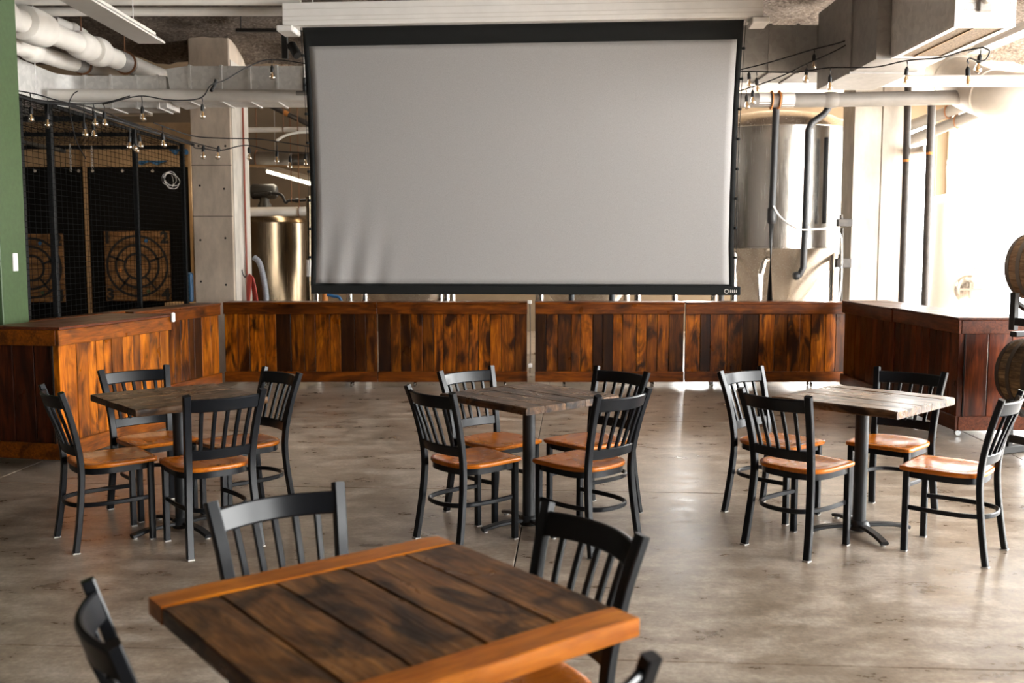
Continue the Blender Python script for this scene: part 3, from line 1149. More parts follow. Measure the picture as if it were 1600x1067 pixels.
def wires(segs, r=0.0018):
    vs, fs = [], []
    for a, b in segs:
        t = (b - a).normalized()
        s = t.cross(Vector((0.3, 0.5, 0.81))).normalized() * r
        u = t.cross(s).normalized() * r
        n = len(vs)
        for p in (a, b):
            vs += [p + s, p - s * 0.5 + u * 0.87, p - s * 0.5 - u * 0.87]
        fs += [(n, n + 1, n + 4, n + 3), (n + 1, n + 2, n + 5, n + 4), (n + 2, n, n + 3, n + 5)]
    return vs, fs


sg = [(cpt(i * 0.1, 0.05, -0.03), cpt(i * 0.1, CZ, -0.03)) for i in range(int(CL / 0.1) + 1)]
sg += [(cpt(0, 0.05 + j * 0.05, -0.034), cpt(CL, 0.05 + j * 0.05, -0.034)) for j in range(int((CZ - 0.05) / 0.05) + 1)]
tag(link('wire_mesh', pyd('wire_mesh', *wires(sg, 0.0028)), 'wire', cage), kind='stuff')
# the cage has a mesh roof on cross bars
rs = []
for i in range(41):
    rs.append((Vector((-4.2, 8.4 + i * 0.1, CZ + 0.005)), Vector((-7.8, 8.4 + i * 0.1, CZ + 0.005))))
for i in range(37):
    rs.append((Vector((-4.2 - i * 0.1, 8.4, CZ)), Vector((-4.2 - i * 0.1, 12.4, CZ))))
rs = [(a - cage.location, b - cage.location) for a, b in rs]
tag(link('roof_mesh', pyd('roof_mesh', *wires(rs, 0.0028)), 'wire', cage), kind='stuff')
for yy in (8.42, 9.7, 11.0, 12.38):
    box('roof_bar', (-7.8, yy - 0.02, CZ - 0.06), (-4.1, yy + 0.02, CZ - 0.015), 'cagem', cage, loc=-cage.location)
for xx in (-5.5, -7.0):
    box('roof_bar', (xx - 0.02, 8.42, CZ - 0.105), (xx + 0.02, 12.4, CZ - 0.061), 'cagem', cage, loc=-cage.location)
sweep('post', [Vector((-7.78, 8.42, 0)) - cage.location, Vector((-7.78, 8.42, CZ)) - cage.location], rect(0.05, 0.05), 'cagem', cage, ref=(0, 1, 0))
sweep('post', [Vector((-7.78, 12.38, 0)) - cage.location, Vector((-7.78, 12.38, CZ)) - cage.location], rect(0.05, 0.05), 'cagem', cage, ref=(0, 1, 0))

YT = 15.0
bw = link('wall_lane', pyd('wall_lane', *box_vf((XL, YT + 0.10, 0), (P(301, 300, YT).x, YT + 0.22, 3.45))), 'stud')
tag(bw, kind='structure')
for (u0, u1, lab) in ((-95, 128, 'wide black rubber mat behind the left axe target, by the green pillar'), (133, 291, 'black rubber mat behind the right axe target, beside the column')):
    a, b = P(u0, 260, YT), P(u1, 260, YT)
    mt = box('rubber_mat', (0, 0, 0.25), (b.x - a.x, 0.02, a.z), 'rubber', None, 0.004, loc=(a.x, YT + 0.07, 0))
    tag(mt, lab, 'mat', 'rubber mats behind the axe targets')
    nb = 4
    for k in range(nb):
        lathe('washer', [(0, -0.006), (0.022, -0.005), (0.022, 0.0)], 'label', mt, 12, 'Y', loc=(0.08 + (b.x - a.x - 0.16) * k / (nb - 1), -0.0005, a.z - 0.06))


def target_board(u0, u1, v0, v1, lab):
    a, b = P(u0, v0, YT), P(u1, v1, YT)
    w, h = b.x - a.x, a.z - b.z
    t = thing('axe_target', lab, 'target', (a.x, YT - 0.02, b.z))
    for k in range(9):
        box('plank', (0, 0, h * k / 9 + 0.002), (w, 0.06, h * (k + 1) / 9 - 0.002), 'target', t, 0.003)
    cx, cz = w / 2, h / 2
    for r in (w * 0.465, w * 0.33, w * 0.195):
        pts = [(cx + r * math.cos(i * math.pi / 20), -0.001, cz + r * math.sin(i * math.pi / 20)) for i in range(40)]
        sweep('painted_ring', pts, rect(0.036, 0.003), 'paint', t, (0, 1, 0), True)
    for an in (20, 160, 232, 308):
        c, s = math.cos(math.radians(an)), math.sin(math.radians(an))
        sweep('painted_line', [(cx + c * w * 0.2, -0.001, cz + s * w * 0.2), (cx + c * w * 0.465, -0.001, cz + s * w * 0.465)], rect(0.030, 0.003), 'paint', t, (0, 1, 0))
    for ch, x, z in (('1', 0.05, 0.90), ('2', 0.93, 0.90), ('3', 0.07, 0.09), ('4', 0.93, 0.09)):
        link('stencil_number', text_mesh(ch, 0.24 * w, 0.001, 0.012), 'paint', t, (w * x, -0.002, h * z), (math.pi / 2, 0, 0))
    for x, z, m_ in ((0.65, 0.86, 'blue'), (0.23, 0.44, 'orange'), (0.66, 0.14, 'green')):
        lathe('spot', [(0, -0.003), (0.028, -0.003), (0.028, 0.0)], m_, t, 14, 'Y', loc=(w * x, 0.0, h * z))


target_board(163, 267.5, 361, 470, 'wooden axe throwing target with painted rings on the right mat')
target_board(-2, 102, 365, 472, 'wooden axe throwing target with painted rings next to the green pillar')
for u, lab in ((130.5, 'pale timber stud standing between the two rubber mats'), (295.5, 'pale timber stud at the right of the rubber mats by the column')):
    p = P(u, 300, YT)
    st = box('timber_stud', (-0.022, 0, 0), (0.022, 0.045, 3.2), 'stud', None, 0.003, loc=(p.x, YT + 0.05, 0))
    tag(st, lab, 'stud', 'timber studs of the throwing lane')
p = P(299, 448, 14.2)
bx = box('blue_canister', (-0.045, -0.045, 0), (0.045, 0.045, 0.42), 'blue', None, 0.02, loc=(p.x - 0.02, 14.2, 0.82))
tag(bx, 'small blue canister between the wire cage and the column', 'canister')
bs = box('canister_shelf', (-0.3, -0.12, 0), (0.12, 0.12, 0.82), 'carton', None, 0.01, loc=(p.x - 0.05, 14.2, 0))
tag(bs, 'brown carton under the blue canister behind the cage', 'carton')
# blue tarpaulin folded over the top of the lane wall
for u0, u1, v, h, lab in ((214, 256, 251, 0.06, 'strip of blue tarpaulin folded over the top of the right rubber mat'), (262, 292, 233, 0.08, 'strip of blue tarpaulin high on the lane wall beside the column')):
    a, b = P(u0, v, YT - 0.02), P(u1, v - 1, YT - 0.02)
    vs, fs = [], []
    for i in range(13):
        x = a.x + (b.x - a.x) * i / 12
        w_ = 0.012 * math.sin(i * 1.7)
        hh_ = h * (0.6 + 0.4 * math.sin(i * 0.9 + u0))
        for dy, dz in ((0.055, 0.0), (0.03, 0.012), (0.0 + w_, 0.004), (-0.012 + w_, -hh_), (-0.006 + w_, -hh_), (0.008 + w_, -0.004), (0.03, 0.004), (0.055, -0.008)):
            vs.append((x - a.x, dy, dz))
    for i in range(12):
        for k in range(8):
            j = (k + 1) % 8
            fs.append((i * 8 + k, (i + 1) * 8 + k, (i + 1) * 8 + j, i * 8 + j))
    fs += [tuple(range(8)), tuple(96 + k for k in range(8))[::-1]]
    tp_ = link('blue_tarpaulin', pyd('blue_tarpaulin', vs, fs, 50.0), 'blue', None, (a.x, YT + 0.045, a.z))
    tag(tp_, lab, 'tarpaulin', 'blue tarpaulin strips')
# coil of white cable hung on the cage
cp = P(266, 281, 11.85)
coil = []
for i in range(60):
    a = i * 0.42
    coil.append(cp + Vector((0.03 * math.sin(a * 0.31), (0.22 + 0.05 * math.sin(a * 0.37)) * math.cos(a), (0.085 + 0.02 * math.cos(a * 0.53)) * math.sin(a))))
tag(tube('cable_coil', coil, 0.004, 'label', None, 5), 'coil of pale cable hanging on the wire cage', 'cable')
# ropes / chains from the cage roof
for u, v0, v1, y in ((109, 225, 268, 11.6), (143, 228, 262, 11.6)):
    pts = []
    a, b = P(u, v0, y), P(u + 1, v1, y)
    ch = thing('hanging_chain', 'short steel chain hanging in the cage, %s' % ('the left one' if u < 120 else 'the right one'), 'chain', (a.x, a.y, b.z), group='chains in the cage')
    for k in range(8):
        zc = a.z - b.z - (a.z - b.z) * k / 8
        pts = [(0.010 * math.cos(q * math.pi / 5) * (1 if k % 2 else 0.1), 0.010 * math.cos(q * math.pi / 5) * (0.1 if k % 2 else 1), zc - 0.02 + 0.022 * math.sin(q * math.pi / 5)) for q in range(10)]
        tube('link', pts, 0.0035, 'label', ch, 5, True)

# ------------------------------------------------------------------ pipes and ducts, left
def duct(name, label, pts, w, h, mat='galv', seams=(), group=None, cat='duct', collars=0.012):
    t = thing(name, label, cat, pts[0], group=group)
    o = Vector(pts[0])
    body = sweep('duct_body', [Vector(p) - o for p in pts], rect(w, h), mat, t, sm=25.0)
    for a, b, f in seams:
        p = Vector(a).lerp(Vector(b), f) - o
        tdir = (Vector(b) - Vector(a)).normalized() * 0.014
        sweep('flange', [p - tdir, p + tdir], rect(w + collars * 2, h + collars * 2), mat, t, sm=25.0)
    return t


A = P(520, 131, 11.55); B = P(292, 131, 11.55)
zc = (P(400, 103, 11.3).z + P(400, 158, 11.3).z) / 2
hh = P(400, 103, 11.3).z - P(400, 158, 11.3).z
xe = P(268, 130, 11.5).x
dl = duct('air_duct', 'tall galvanized duct crossing in front of the left concrete column', [(P(560, 0, 11.55).x, 11.55, zc), (P(300, 0, 11.55).x, 11.55, zc), (P(272, 0, 11.55).x, 11.55, zc - 0.03)], 0.50, hh,
          seams=[((P(560, 0, 11.55).x, 11.55, zc), (P(300, 0, 11.55).x, 11.55, zc), f) for f in (0.3, 0.47, 0.63, 0.80, 0.985)])
zc2 = (P(200, 117, 11.3).z + P(200, 167, 11.3).z) / 2
h2 = P(200, 117, 11.3).z - P(200, 167, 11.3).z
pp = [(xe - 0.012, 11.58, zc2), (P(132, 0, 11.5).x, 11.58, zc2)]
px = pp[-1][0]
for k in range(1, 7):
    a = k * math.pi / 2 / 6
    pp.append((px - 0.45 * math.sin(a), 11.58 - 0.45 * (1 - math.cos(a)), zc2))
pp.append((px - 0.45, 9.2, zc2 + 0.02))
pp.append((px - 0.45, 8.4, zc2 + 0.02))
duct('air_duct', 'lower galvanized duct at the top left turning a rounded corner', pp, 0.44, h2, seams=[(pp[0], pp[1], f) for f in (0.1, 0.36, 0.66, 0.98)] + [(pp[-3], pp[-2], 0.4), (pp[-2], pp[-1], 0.3)])


def pipe(name, label, pts, r, mat, n=16, bulges=(), bands=(), group=None, cat='pipe', bmat=None, band_mat='galvd', hangers=()):
    pts = [Vector(p) for p in pts]
    t = thing(name, label, cat, pts[0], group=group)
    o = pts[0]
    tube('pipe_run', [p - o for p in pts], r, mat, t, n)
    full = [0.0]
    for a, b in zip(pts, pts[1:]):
        full.append(full[-1] + (b - a).length)

    def at(f):
        s = f * full[-1]
        for i in range(len(pts) - 1):
            if s <= full[i + 1] + 1e-9:
                return pts[i].lerp(pts[i + 1], (s - full[i]) / max(1e-9, full[i + 1] - full[i])), (pts[i + 1] - pts[i]).normalized()
        return pts[-1], (pts[-1] - pts[-2]).normalized()
    for f, ln, k in bulges:
        p, d_ = at(f)
        tube('fitting_cover', [p - o + d_ * (ln * q) for q in (-0.5, -0.42, -0.2, 0.2, 0.42, 0.5)], r, bmat or mat, t, n, scales=[1.005, k * 0.93, k, k, k * 0.93, 1.005])
    for f, ln in bands:
        p, d_ = at(f)
        tube('metal_band', [p - o - d_ * ln / 2, p - o + d_ * ln / 2], r * 1.04, band_mat, t, n)
    for f, top in hangers:
        p, d_ = at(f)
        pr = d_.cross(Vector((0, 0, 1))).normalized()
        q = [p - o + pr * (r * 1.12 * math.cos(a)) + Vector((0, 0, r * 1.12 * math.sin(a))) for a in [i * 2 * math.pi / 18 for i in range(18)]]
        hg = sweep('hanger', q, rect(0.028, 0.008), 'rust', t, ref=d_, closed=True)
        tube('hanger_rod', [p - o + Vector((0, 0, r * 1.13)), p - o + Vector((0, 0, top - p.z))], 0.007, 'rust', hg, 6)
    return t


pipe('insulated_pipe', 'upper white insulated pipe at the top left with bulging fitting covers', [P(-60, -2, 8.4), P(34, 34, 9.25), P(150, 80, 10.7), P(245, 118, 12.1), P(300, 138, 13.2)], 0.105, 'cream',
     bulges=[(0.10, 0.30, 1.4), (0.22, 0.45, 1.6), (0.42, 0.30, 1.35), (0.485, 0.22, 1.45)], bands=[(0.60, 0.26)], hangers=[(0.61, CEIL)], group='insulated pipes at the top left')
pipe('insulated_pipe', 'lower white insulated pipe at the top left, nearest the green pillar', [P(-60, 42, 8.8), P(20, 70, 9.7), P(100, 96, 10.9), P(180, 112, 12.2), P(240, 122, 13.2)], 0.085, 'cream',
     bulges=[(0.14, 0.5, 1.55), (0.30, 0.2, 1.3)], bands=[(0.56, 0.28)], hangers=[(0.575, CEIL)], group='insulated pipes at the top left')
pipe('insulated_pipe', 'short white insulated branch pipe under the dark ceiling at the top left', [P(84, 36, 11.2), P(118, 50, 11.4), P(130, 57, 11.5)], 0.08, 'cream', bulges=[(0.6, 0.08, 1.15)], group='insulated pipes at the top left')
pipe('ceiling_pipe', 'white pipe running level under the dark sprayed ceiling, left of the screen', [P(60, 18.5, 9.8), P(820, 18, 9.8)], 0.041, 'cream', bands=[], hangers=[])
pipe('ceiling_pipe', 'topmost white pipe along the upper edge, left of the screen', [P(-30, 2, 9.4), P(470, 2, 9.4)], 0.036, 'cream')
pipe('white_pipe', 'long white pipe running in front of the galvanized duct on the left', [P(78, 149, 10.9), P(300, 149, 10.95), P(560, 150, 11.0)], 0.066, 'cream', bulges=[(0.87, 0.4, 1.06)])


def strip_fixture(label, x, y0, y1, z, w):
    t = thing('strip_light', label, 'light fixture', (x, y0, z), group='unlit strip lights under the ceiling')
    L = y1 - y0
    vs, fs = [], []
    prof = [(-w / 2, 0), (-w / 2, 0.015), (-w / 3.2, 0.055), (w / 3.2, 0.055), (w / 2, 0.015), (w / 2, 0)]
    v, f = sweep_vf([(0, 0, 0), (0, L, 0)], [(a, b) for a, b in prof], (0, 0, 1))
    link('reflector', pyd('reflector', v, f), 'diff', t)
    box('ballast_cover', (-w / 5, 0.02, 0.056), (w / 5, L - 0.02, 0.10), 'diff', t, 0.004)
    for f_ in (0.15, 0.85):
        tube('hanger_wire', [(0, L * f_, 0.10), (0.0, L * f_, CEIL - 0.06 - z)], 0.004, 'galv', t, 6)
    return t


strip_fixture('long white strip light at the top left of the photograph', -3.40, 6.6, 9.62, 3.50, 0.25)
strip_fixture('second white strip light behind the first at the top left', -3.80, 5.6, 8.35, 3.62, 0.21)
strip_fixture('white strip light under the ceiling at the top right', 4.60, 8.0, 10.1, 3.50, 0.16)

# black spot on a track
tp = P(452, 72, 10.6)
tr = thing('track_spotlight', 'small black spotlight on a ceiling track left of the screen', 'spotlight', (tp.x, 10.6, tp.z))
box('track', (-0.55, -0.02, 0.145), (0.35, 0.02, 0.175), 'blackm', tr)
for xx in (-0.5, 0.3):
    tube('track_rod', [(xx, 0, 0.176), (xx, 0, CEIL + 0.02 - tp.z)], 0.006, 'blackm', tr, 6)
box('gear_box', (-0.075, -0.03, -0.13), (-0.015, 0.03, 0.144), 'blackm', tr, 0.006)
lathe('lamp_head', [(0, -0.09), (0.045, -0.09), (0.048, -0.085), (0.048, 0.07), (0.03, 0.09), (0, 0.09)], 'blackm', tr, 18, loc=(0.055, -0.02, -0.04), rot=(math.radians(-25), math.radians(-32), 0))
tube('yoke', [(-0.015, 0, -0.02), (0.055, -0.02, -0.035)], 0.012, 'blackm', tr, 8)

# duct drop rods in front of the left duct
for u, y, lab in ((476, 10.85, 'thin hanger rod with a black grip just left of the screen'), (56, 10.5, 'thin hanger rod at the top left in front of the duct')):
    a = P(u, 141, y)
    r_ = thing('hanger_rod', lab, 'rod', a)
    tube('rod', [(0, 0, 0.0), (0.006, 0, CEIL + 0.05 - a.z)], 0.006, 'galv', r_, 6)
    if u > 400:
        tube('grip', [(0, 0, -0.02), (0.0, 0, 0.13)], 0.018, 'blackm', r_, 10)
        tube('sleeve', [(-0.09, -0.002, -0.03), (0.12, -0.002, -0.03)], 0.024, 'gpipe', r_, 10)
    else:
        tube('clip', [(-0.02, 0, -0.06), (0, 0, 0.0), (0.03, 0, -0.07)], 0.008, 'galv', r_, 6)

# ------------------------------------------------------------------ brewery seen between column and screen
def vessel(label, x, y, r, z_cone, z_cyl0, z_cyl1, z_top, mat, group=None, legs=True, name='fermenter'):
    t = thing(name, label, 'tank', (x, y, 0), group=group)
    lathe('shell', [(r, z_cyl0), (r, z_cyl1)], mat, t, 64)
    lathe('rim', [(r, z_cyl0 - 0.012), (r + 0.012, z_cyl0 - 0.008), (r + 0.012, z_cyl0 + 0.012), (r, z_cyl0 + 0.016)], mat, t, 64)
    dome = [(r, z_cyl1), (r + 0.01, z_cyl1 + 0.01), (r * 0.97, z_cyl1 + (z_top - z_cyl1) * 0.35), (r * 0.8, z_cyl1 + (z_top - z_cyl1) * 0.7), (r * 0.45, z_cyl1 + (z_top - z_cyl1) * 0.94), (0, z_top)]
    lathe('dome', dome, mat, t, 64)
    if z_cone is not None:
        lathe('cone', [(0, z_cone), (0.10, z_cone), (r, z_cyl0 - 0.012)], mat, t, 64)
    if legs:
        for k in range(4):
            a = math.pi / 4 + k * math.pi / 2
            lg = tube('leg', [(math.cos(a) * r * 0.93, math.sin(a) * r * 0.93, 0.02), (math.cos(a) * r * 0.93, math.sin(a) * r * 0.93, z_cyl0 + 0.1)], 0.045, mat, t, 14)
            lathe('foot_pad', [(0, 0), (0.07, 0), (0.07, 0.02), (0, 0.02)], mat, lg, 14, loc=(math.cos(a) * r * 0.93, math.sin(a) * r * 0.93, 0))
    return t


kx = P(407, 400, 14.9).x
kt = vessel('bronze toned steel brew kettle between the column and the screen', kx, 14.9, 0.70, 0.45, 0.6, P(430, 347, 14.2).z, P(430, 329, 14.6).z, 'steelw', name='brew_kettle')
VG = 'steel fermenters behind the bar'
for x, lab in ((-1.55, 'steel fermenter hidden behind the left half of the screen, legs showing below'), (1.05, 'steel fermenter hidden behind the right half of the screen, legs showing below')):
    vessel(lab, x, 14.2, 1.0, 0.35, 1.55, 3.05, 3.4, 'steel', VG)
fx = P(1207, 300, 14.0).x
fer = vessel('tall steel fermenter with a conical bottom at the right of the screen', fx, 14.0, 1.0, 0.30, P(1207, 387, 13.1).z, P(1207, 196, 13.1).z, P(1207, 176, 13.9).z, 'steel', VG)
sd = tube('sight_tube', [(0.42, -1.0, 1.9), (0.42, -1.0, 3.0)], 0.03, 'bpipe', fer, 10)
pd = tube('arm_pipe', [(-0.40, -1.06, 0.3), (-0.40, -1.06, 1.25), (-0.36, -1.04, 1.42), (-0.30, -1.0, 1.44)], 0.04, 'steel', fer, 12)

# pipes around the kettle
pipe('beige_pipe', 'beige pipe in front of the brew kettle top', [P(380, 331, 13.8), P(497, 330, 13.8)], 0.062, 'cream', hangers=[(0.75, CEIL + 0.12)])
pipe('steam_pipe', 'cream pipe lit from below high above the brew kettle', [P(383, 203, 13.9), P(503, 202, 13.9)], 0.035, 'cream', hangers=[(0.5, CEIL + 0.12)])
pipe('grey_duct_pipe', 'wide grey pipe above the brew kettle', [P(388, 248, 15.4), P(455, 248, 15.4)], 0.11, 'gpipe', hangers=[(0.2, CEIL + 0.12)], bands=[(0.62, 0.12)], band_mat='gpipe')
pipe('grey_duct_pipe', 'darker grey pipe above the brew kettle, running behind the screen', [P(455, 249, 15.5), P(560, 249, 15.5)], 0.09, 'dpipe')
pipe('cable_tray', 'yellowish narrow tray above the lit lamp by the kettle', [P(384, 259, 15.0), P(530, 261, 15.0)], 0.018, 'carton', cat='tray')
pipe('white_hose', 'white hose curving over the pipes above the kettle', spline([P(432, 220, 13.6), P(445, 212, 13.6), P(465, 207, 13.6), P(490, 206, 13.65), P(502, 204, 13.87)]), 0.018, 'cream', cat='hose')
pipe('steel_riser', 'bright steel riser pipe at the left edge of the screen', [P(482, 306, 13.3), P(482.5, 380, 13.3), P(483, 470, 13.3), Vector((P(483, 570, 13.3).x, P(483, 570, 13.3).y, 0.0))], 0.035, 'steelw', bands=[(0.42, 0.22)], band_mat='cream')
pipe('dark_manifold', 'dark valve manifold above the kettle', spline([P(397, 304, 14.2), P(436, 303, 14.2), P(446, 316, 14.2), P(452, 313, 14.2), P(470, 313, 14.2), P(492, 311, 14.2), P(510, 310, 14.2)]), 0.02, 'bpipe', hangers=[(0.55, CEIL + 0.12)], bulges=[(0.2, 0.06, 1.6), (0.62, 0.06, 1.6), (0.8, 0.06, 1.6)])
mp = P(413, 300, 14.9)
mo = thing('agitator_motor', 'black agitator motor on top of the brew kettle', 'motor', (mp.x, 14.9, P(430, 329, 14.6).z))
lathe('gear_case', [(0, 0), (0.10, 0), (0.10, 0.10), (0.07, 0.14), (0.07, 0.2), (0, 0.2)], 'blackm', mo, 20)
lathe('motor_body', [(0, -0.19), (0.09, -0.19), (0.11, -0.17), (0.11, 0.15), (0.08, 0.19), (0, 0.19)], 'blackm', mo, 20, 'X', loc=(0, 0, 0.29))
# diagonal beam and bright skylight corner
a, b = P(412, 160, 14.0), P(500, 203, 14.0)
pipe('dark_pipe', 'dark diagonal pipe under the tan ceiling left of the screen', [a, b], 0.035, 'dpipe', bands=[(0.40, 0.07)], band_mat='orange')
# lit lamp
l0, l1 = P(424, 268, 15.2), P(492, 287, 14.2)
lm = thing('strip_lamp', 'lit fluorescent lamp glowing above the kettle left of the screen', 'lamp', l0)
sweep('diffuser', [(0, 0, 0), l1 - l0], rect(0.16, 0.05, 0.01), 'lampon', lm)
sweep('housing', [(0, 0, 0.05), l1 - l0 + Vector((0, 0, 0.05))], rect(0.20, 0.045), 'diff', lm)
for f in (0.1, 0.9):
    tube('hanger_wire', [(l1 - l0) * f + Vector((0, 0, 0.07)), Vector(((l1 - l0).x * f, (l1 - l0).y * f, CEIL + 0.12 - l0.z))], 0.004, 'galvd', lm, 6)
# warm work lamps of the brewery and the throwing lane (the places they light show in the photo)
for (x, y, z, e, lab, sx) in ((-5.2, 13.3, 3.3, 28.0, 'ceiling lamp lighting the axe throwing lane behind the cage', 0.9), (-1.6, 16.4, 3.6, 30.0, 'ceiling lamp over the tanks behind the screen', 1.2)):
    lt = thing('work_lamp', lab, 'lamp', (x, y, z))
    box('housing', (-sx / 2, -0.09, 0.02), (sx / 2, 0.09, 0.09), 'diff', lt, 0.005)
    for f in (-0.4, 0.4):
        tube('hanger_wire', [(sx * f, 0, 0.09), (sx * f, 0, CEIL + (0.12 if y > 13.4 else -0.2) - z)], 0.004, 'galvd', lt, 6)
    ld = bpy.data.lights.new('work_lamp_light', 'AREA')
    ld.shape = 'RECTANGLE'
    ld.size, ld.size_y = sx, 0.15
    ld.energy = e
    ld.color = (1.0, 0.72, 0.42)
    lo = bpy.data.objects.new('work_lamp_light', ld)
    COL.objects.link(lo)
    lo.parent = lt

# conduit, hoses, hook on the left column
pipe('red_conduit', 'thin red conduit running down the side of the left column', [(xb + 0.040, 12.98, 3.75), (xb + 0.040, 12.98, 1.95), (xb + 0.045, 12.98, 0.0)], 0.013, 'redp')
hs = thing('hose_bundle', 'bundle of red hoses hanging on the left column', 'hose', (xb + 0.13, 12.85, 0.55))
for k in range(5):
    w = 0.03 + 0.022 * k
    tube('red_hose', spline([(-0.06 + 0.004 * k, -0.01 * k, 0.02 * k), (-0.05 + 0.01 * k, -0.01 * k, 0.45), (-0.02 + 0.012 * k, -0.012 * k, 0.70 - 0.008 * k), (0.02 + 0.014 * k, -0.01 * k, 0.45), (0.03 + w * 0.8, -0.01 * k, 0.0)]), 0.011, 'red', hs, 8)
gh = [P(397, 402, 13.0), P(405, 410, 12.98), P(411, 430, 12.95), P(415, 455, 12.93), P(416, 480, 12.9), Vector((P(415, 560, 12.9).x, 12.9, 0.02))]
tag(tube('grey_hose', spline(gh), 0.036, 'hose', None, 12), 'thick grey braided hose hanging beside the red hoses', 'hose')
hk = P(372, 428, 12.9)
tag(tube('wall_hook', spline([(xb + 0.013, 12.85, hk.z + 0.06), (xb + 0.03, 12.85, hk.z - 0.01), (xb + 0.06, 12.83, hk.z - 0.04), (xb + 0.09, 12.80, hk.z - 0.01)]), 0.007, 'blackm', None, 8), 'small black hook on the side of the left column', 'hook')

# tank feet, pipes, orange and blue bits seen in the slot between screen and bar
for u, y, m_, lab in ((494, 13.0, 'steel', 'upright steel pipe below the left end of the screen'), (508, 12.8, 'orange', 'orange upright pipe below the left end of the screen'),
                      (570, 12.9, 'steel', 'upright steel pipe below the screen above the second panel'), (688, 12.9, 'steel', 'upright steel pipe below the screen near its middle'),
                      (893, 12.7, 'bpipe', 'black upright pipe below the screen right of its middle'), (956, 12.7, 'bpipe', 'black upright pipe below the screen above the third panel'),
                      (1054, 12.9, 'steel', 'upright steel pipe below the right part of the screen'), (1127, 12.9, 'dpipe', 'brown upright pipe below the right end of the screen')):
    p = P(u, 466, y)
    q = lathe('upright_pipe', [(0, 0), (0.065, 0), (0.065, 0.012), (0.036, 0.014), (0.036, 1.18), (0.045, 1.19), (0.045, 1.23), (0, 1.23)], m_, None, 18, loc=(p.x, y, 0))
    tag(q, lab, 'pipe', 'upright pipes behind the bar')
p = P(526, 464, 12.5)
tag(tube('blue_hose', spline([p + Vector((-0.12, 0, 0.03)), p + Vector((-0.04, 0, 0.01)), p + Vector((0.05, 0, -0.03)), p + Vector((0.10, 0.05, -0.3)), Vector((p.x + 0.1, p.y + 0.1, 0.02))]), 0.02, 'blue', None, 8), 'short blue hose showing between screen and bar', 'hose')

# cable with a plug box hanging at the bar seam
cx_ = P(828, 470, 11.15)
pg = thing('hanging_cable', 'black cable with a white plug hanging in the gap between the middle bar panels', 'cable', (cx_.x, 11.17, 0.98))
tube('cable', spline([(-0.02, 0.12, 0.01), (-0.02, -0.01, 0.012), (0.0, -0.03, -0.05), (0.005, -0.03, -0.45), (0.002, -0.03, -0.80)]), 0.005, 'cord', pg, 6)
box('plug', (-0.022, -0.05, -0.74), (0.026, -0.012, -0.69), 'label', pg, 0.006)
box('plug', (-0.03, -0.055, -0.02), (0.02, -0.015, 0.02), 'label', pg, 0.006)

# ------------------------------------------------------------------ right side: ducts, pipes, tank, barrels
zt_, zb_ = P(1250, 39, 9.75).z, P(1250, 113, 9.75).z
zm = (zt_ + zb_) / 2
dxr = P(1395, 60, 9.75).x
du = duct('air_duct', 'dull galvanized duct crossing the top right beside the screen', [(1.75, 10.05, zm), (dxr, 10.05, zm)], 0.60, zt_ - zb_, 'galvd', seams=[((1.75, 10.05, zm), (dxr, 10.05, zm), f) for f in (0.38, 0.52, 0.80)])
# the box with the return grille that comes towards the camera
g0 = P(1491, 37, 7.0)
gx0, gz0 = g0.x, g0.z
gx1 = P(1587, 37, 7.0).x
gb = thing('return_air_box', 'grey metal air box with a brown filter grille at the top right', 'air box', (gx0, 7.0, gz0))
H_ = 0.72
box('casing', (0, 0, 0), (gx1 - gx0, 1.16, H_), 'galv', gb, 0.003)
box('neck', (-0.11, 1.17, -0.02), (gx1 - gx0 + 0.02, 2.74, 0.70), 'galvd', gb, 0.003)
box('flange', (-0.125, 1.75, -0.035), (gx1 - gx0 + 0.035, 1.80, 0.71), 'galvd', gb)
w = gx1 - gx0
fr = join_vf([box_vf((0.0, 0.0, -0.02), (0.05, 1.14, -0.001)), box_vf((w - 0.05, 0.0, -0.02), (w, 1.14, -0.001)), box_vf((0.05, 0.0, -0.02), (w - 0.05, 0.05, -0.001)), box_vf((0.05, 1.09, -0.02), (w - 0.05, 1.14, -0.001))])
gf = link('grille_frame', pyd('grille_frame', *fr), 'white', gb)
box('filter', (0.05, 0.05, -0.012), (w - 0.05, 1.09, -0.002), 'filt', gf)
box('divider', (0.16, 0.05, -0.020), (0.172, 1.09, -0.0125), 'carton', gf)
# siren on the front face, stippled print beside it
sn = box('siren_plate', (0.155, -0.03, 0.075), (0.245, -0.0005, 0.26), 'galvd', gb, 0.008)
lathe('siren', [(0, -0.07), (0.016, -0.07), (0.020, -0.05), (0.038, -0.045), (0.042, -0.03), (0.042, 0.0), (0, 0.0)], 'cream', sn, 24, 'Y', loc=(0.203, -0.0305, 0.165))
dots = []
for k in range(15):
    for z in (0.095, 0.137, 0.172):
        if z == 0.137 and k < 5:
            continue
        dots.append(box_vf((0.055 + k * 0.0064, -0.0015, z), (0.0585 + k * 0.0064, -0.0004, z + 0.004)))
for i in range(14):                      # J
    if i < 6:
        x, z = 0.345, 0.185 - i * 0.010
    else:
        a = -math.pi * (i - 6) / 8.0
        x, z = 0.318 + 0.027 * math.cos(a), 0.128 + 0.027 * math.sin(a)
    dots.append(box_vf((x, -0.0015, z), (x + 0.005, -0.0004, z + 0.005)))
for i in range(9):                       # V-like stroke
    dots.append(box_vf((0.375, -0.0015, 0.185 - i * 0.009), (0.381, -0.0004, 0.190 - i * 0.009)))
    if i < 5:
        dots.append(box_vf((0.383 + i * 0.007, -0.0015, 0.113 + i * 0.010), (0.388 + i * 0.007, -0.0004, 0.118 + i * 0.010)))
tag(link('stippled_print', pyd('stippled_print', *join_vf(dots)), 'grey', gb), kind='stuff')
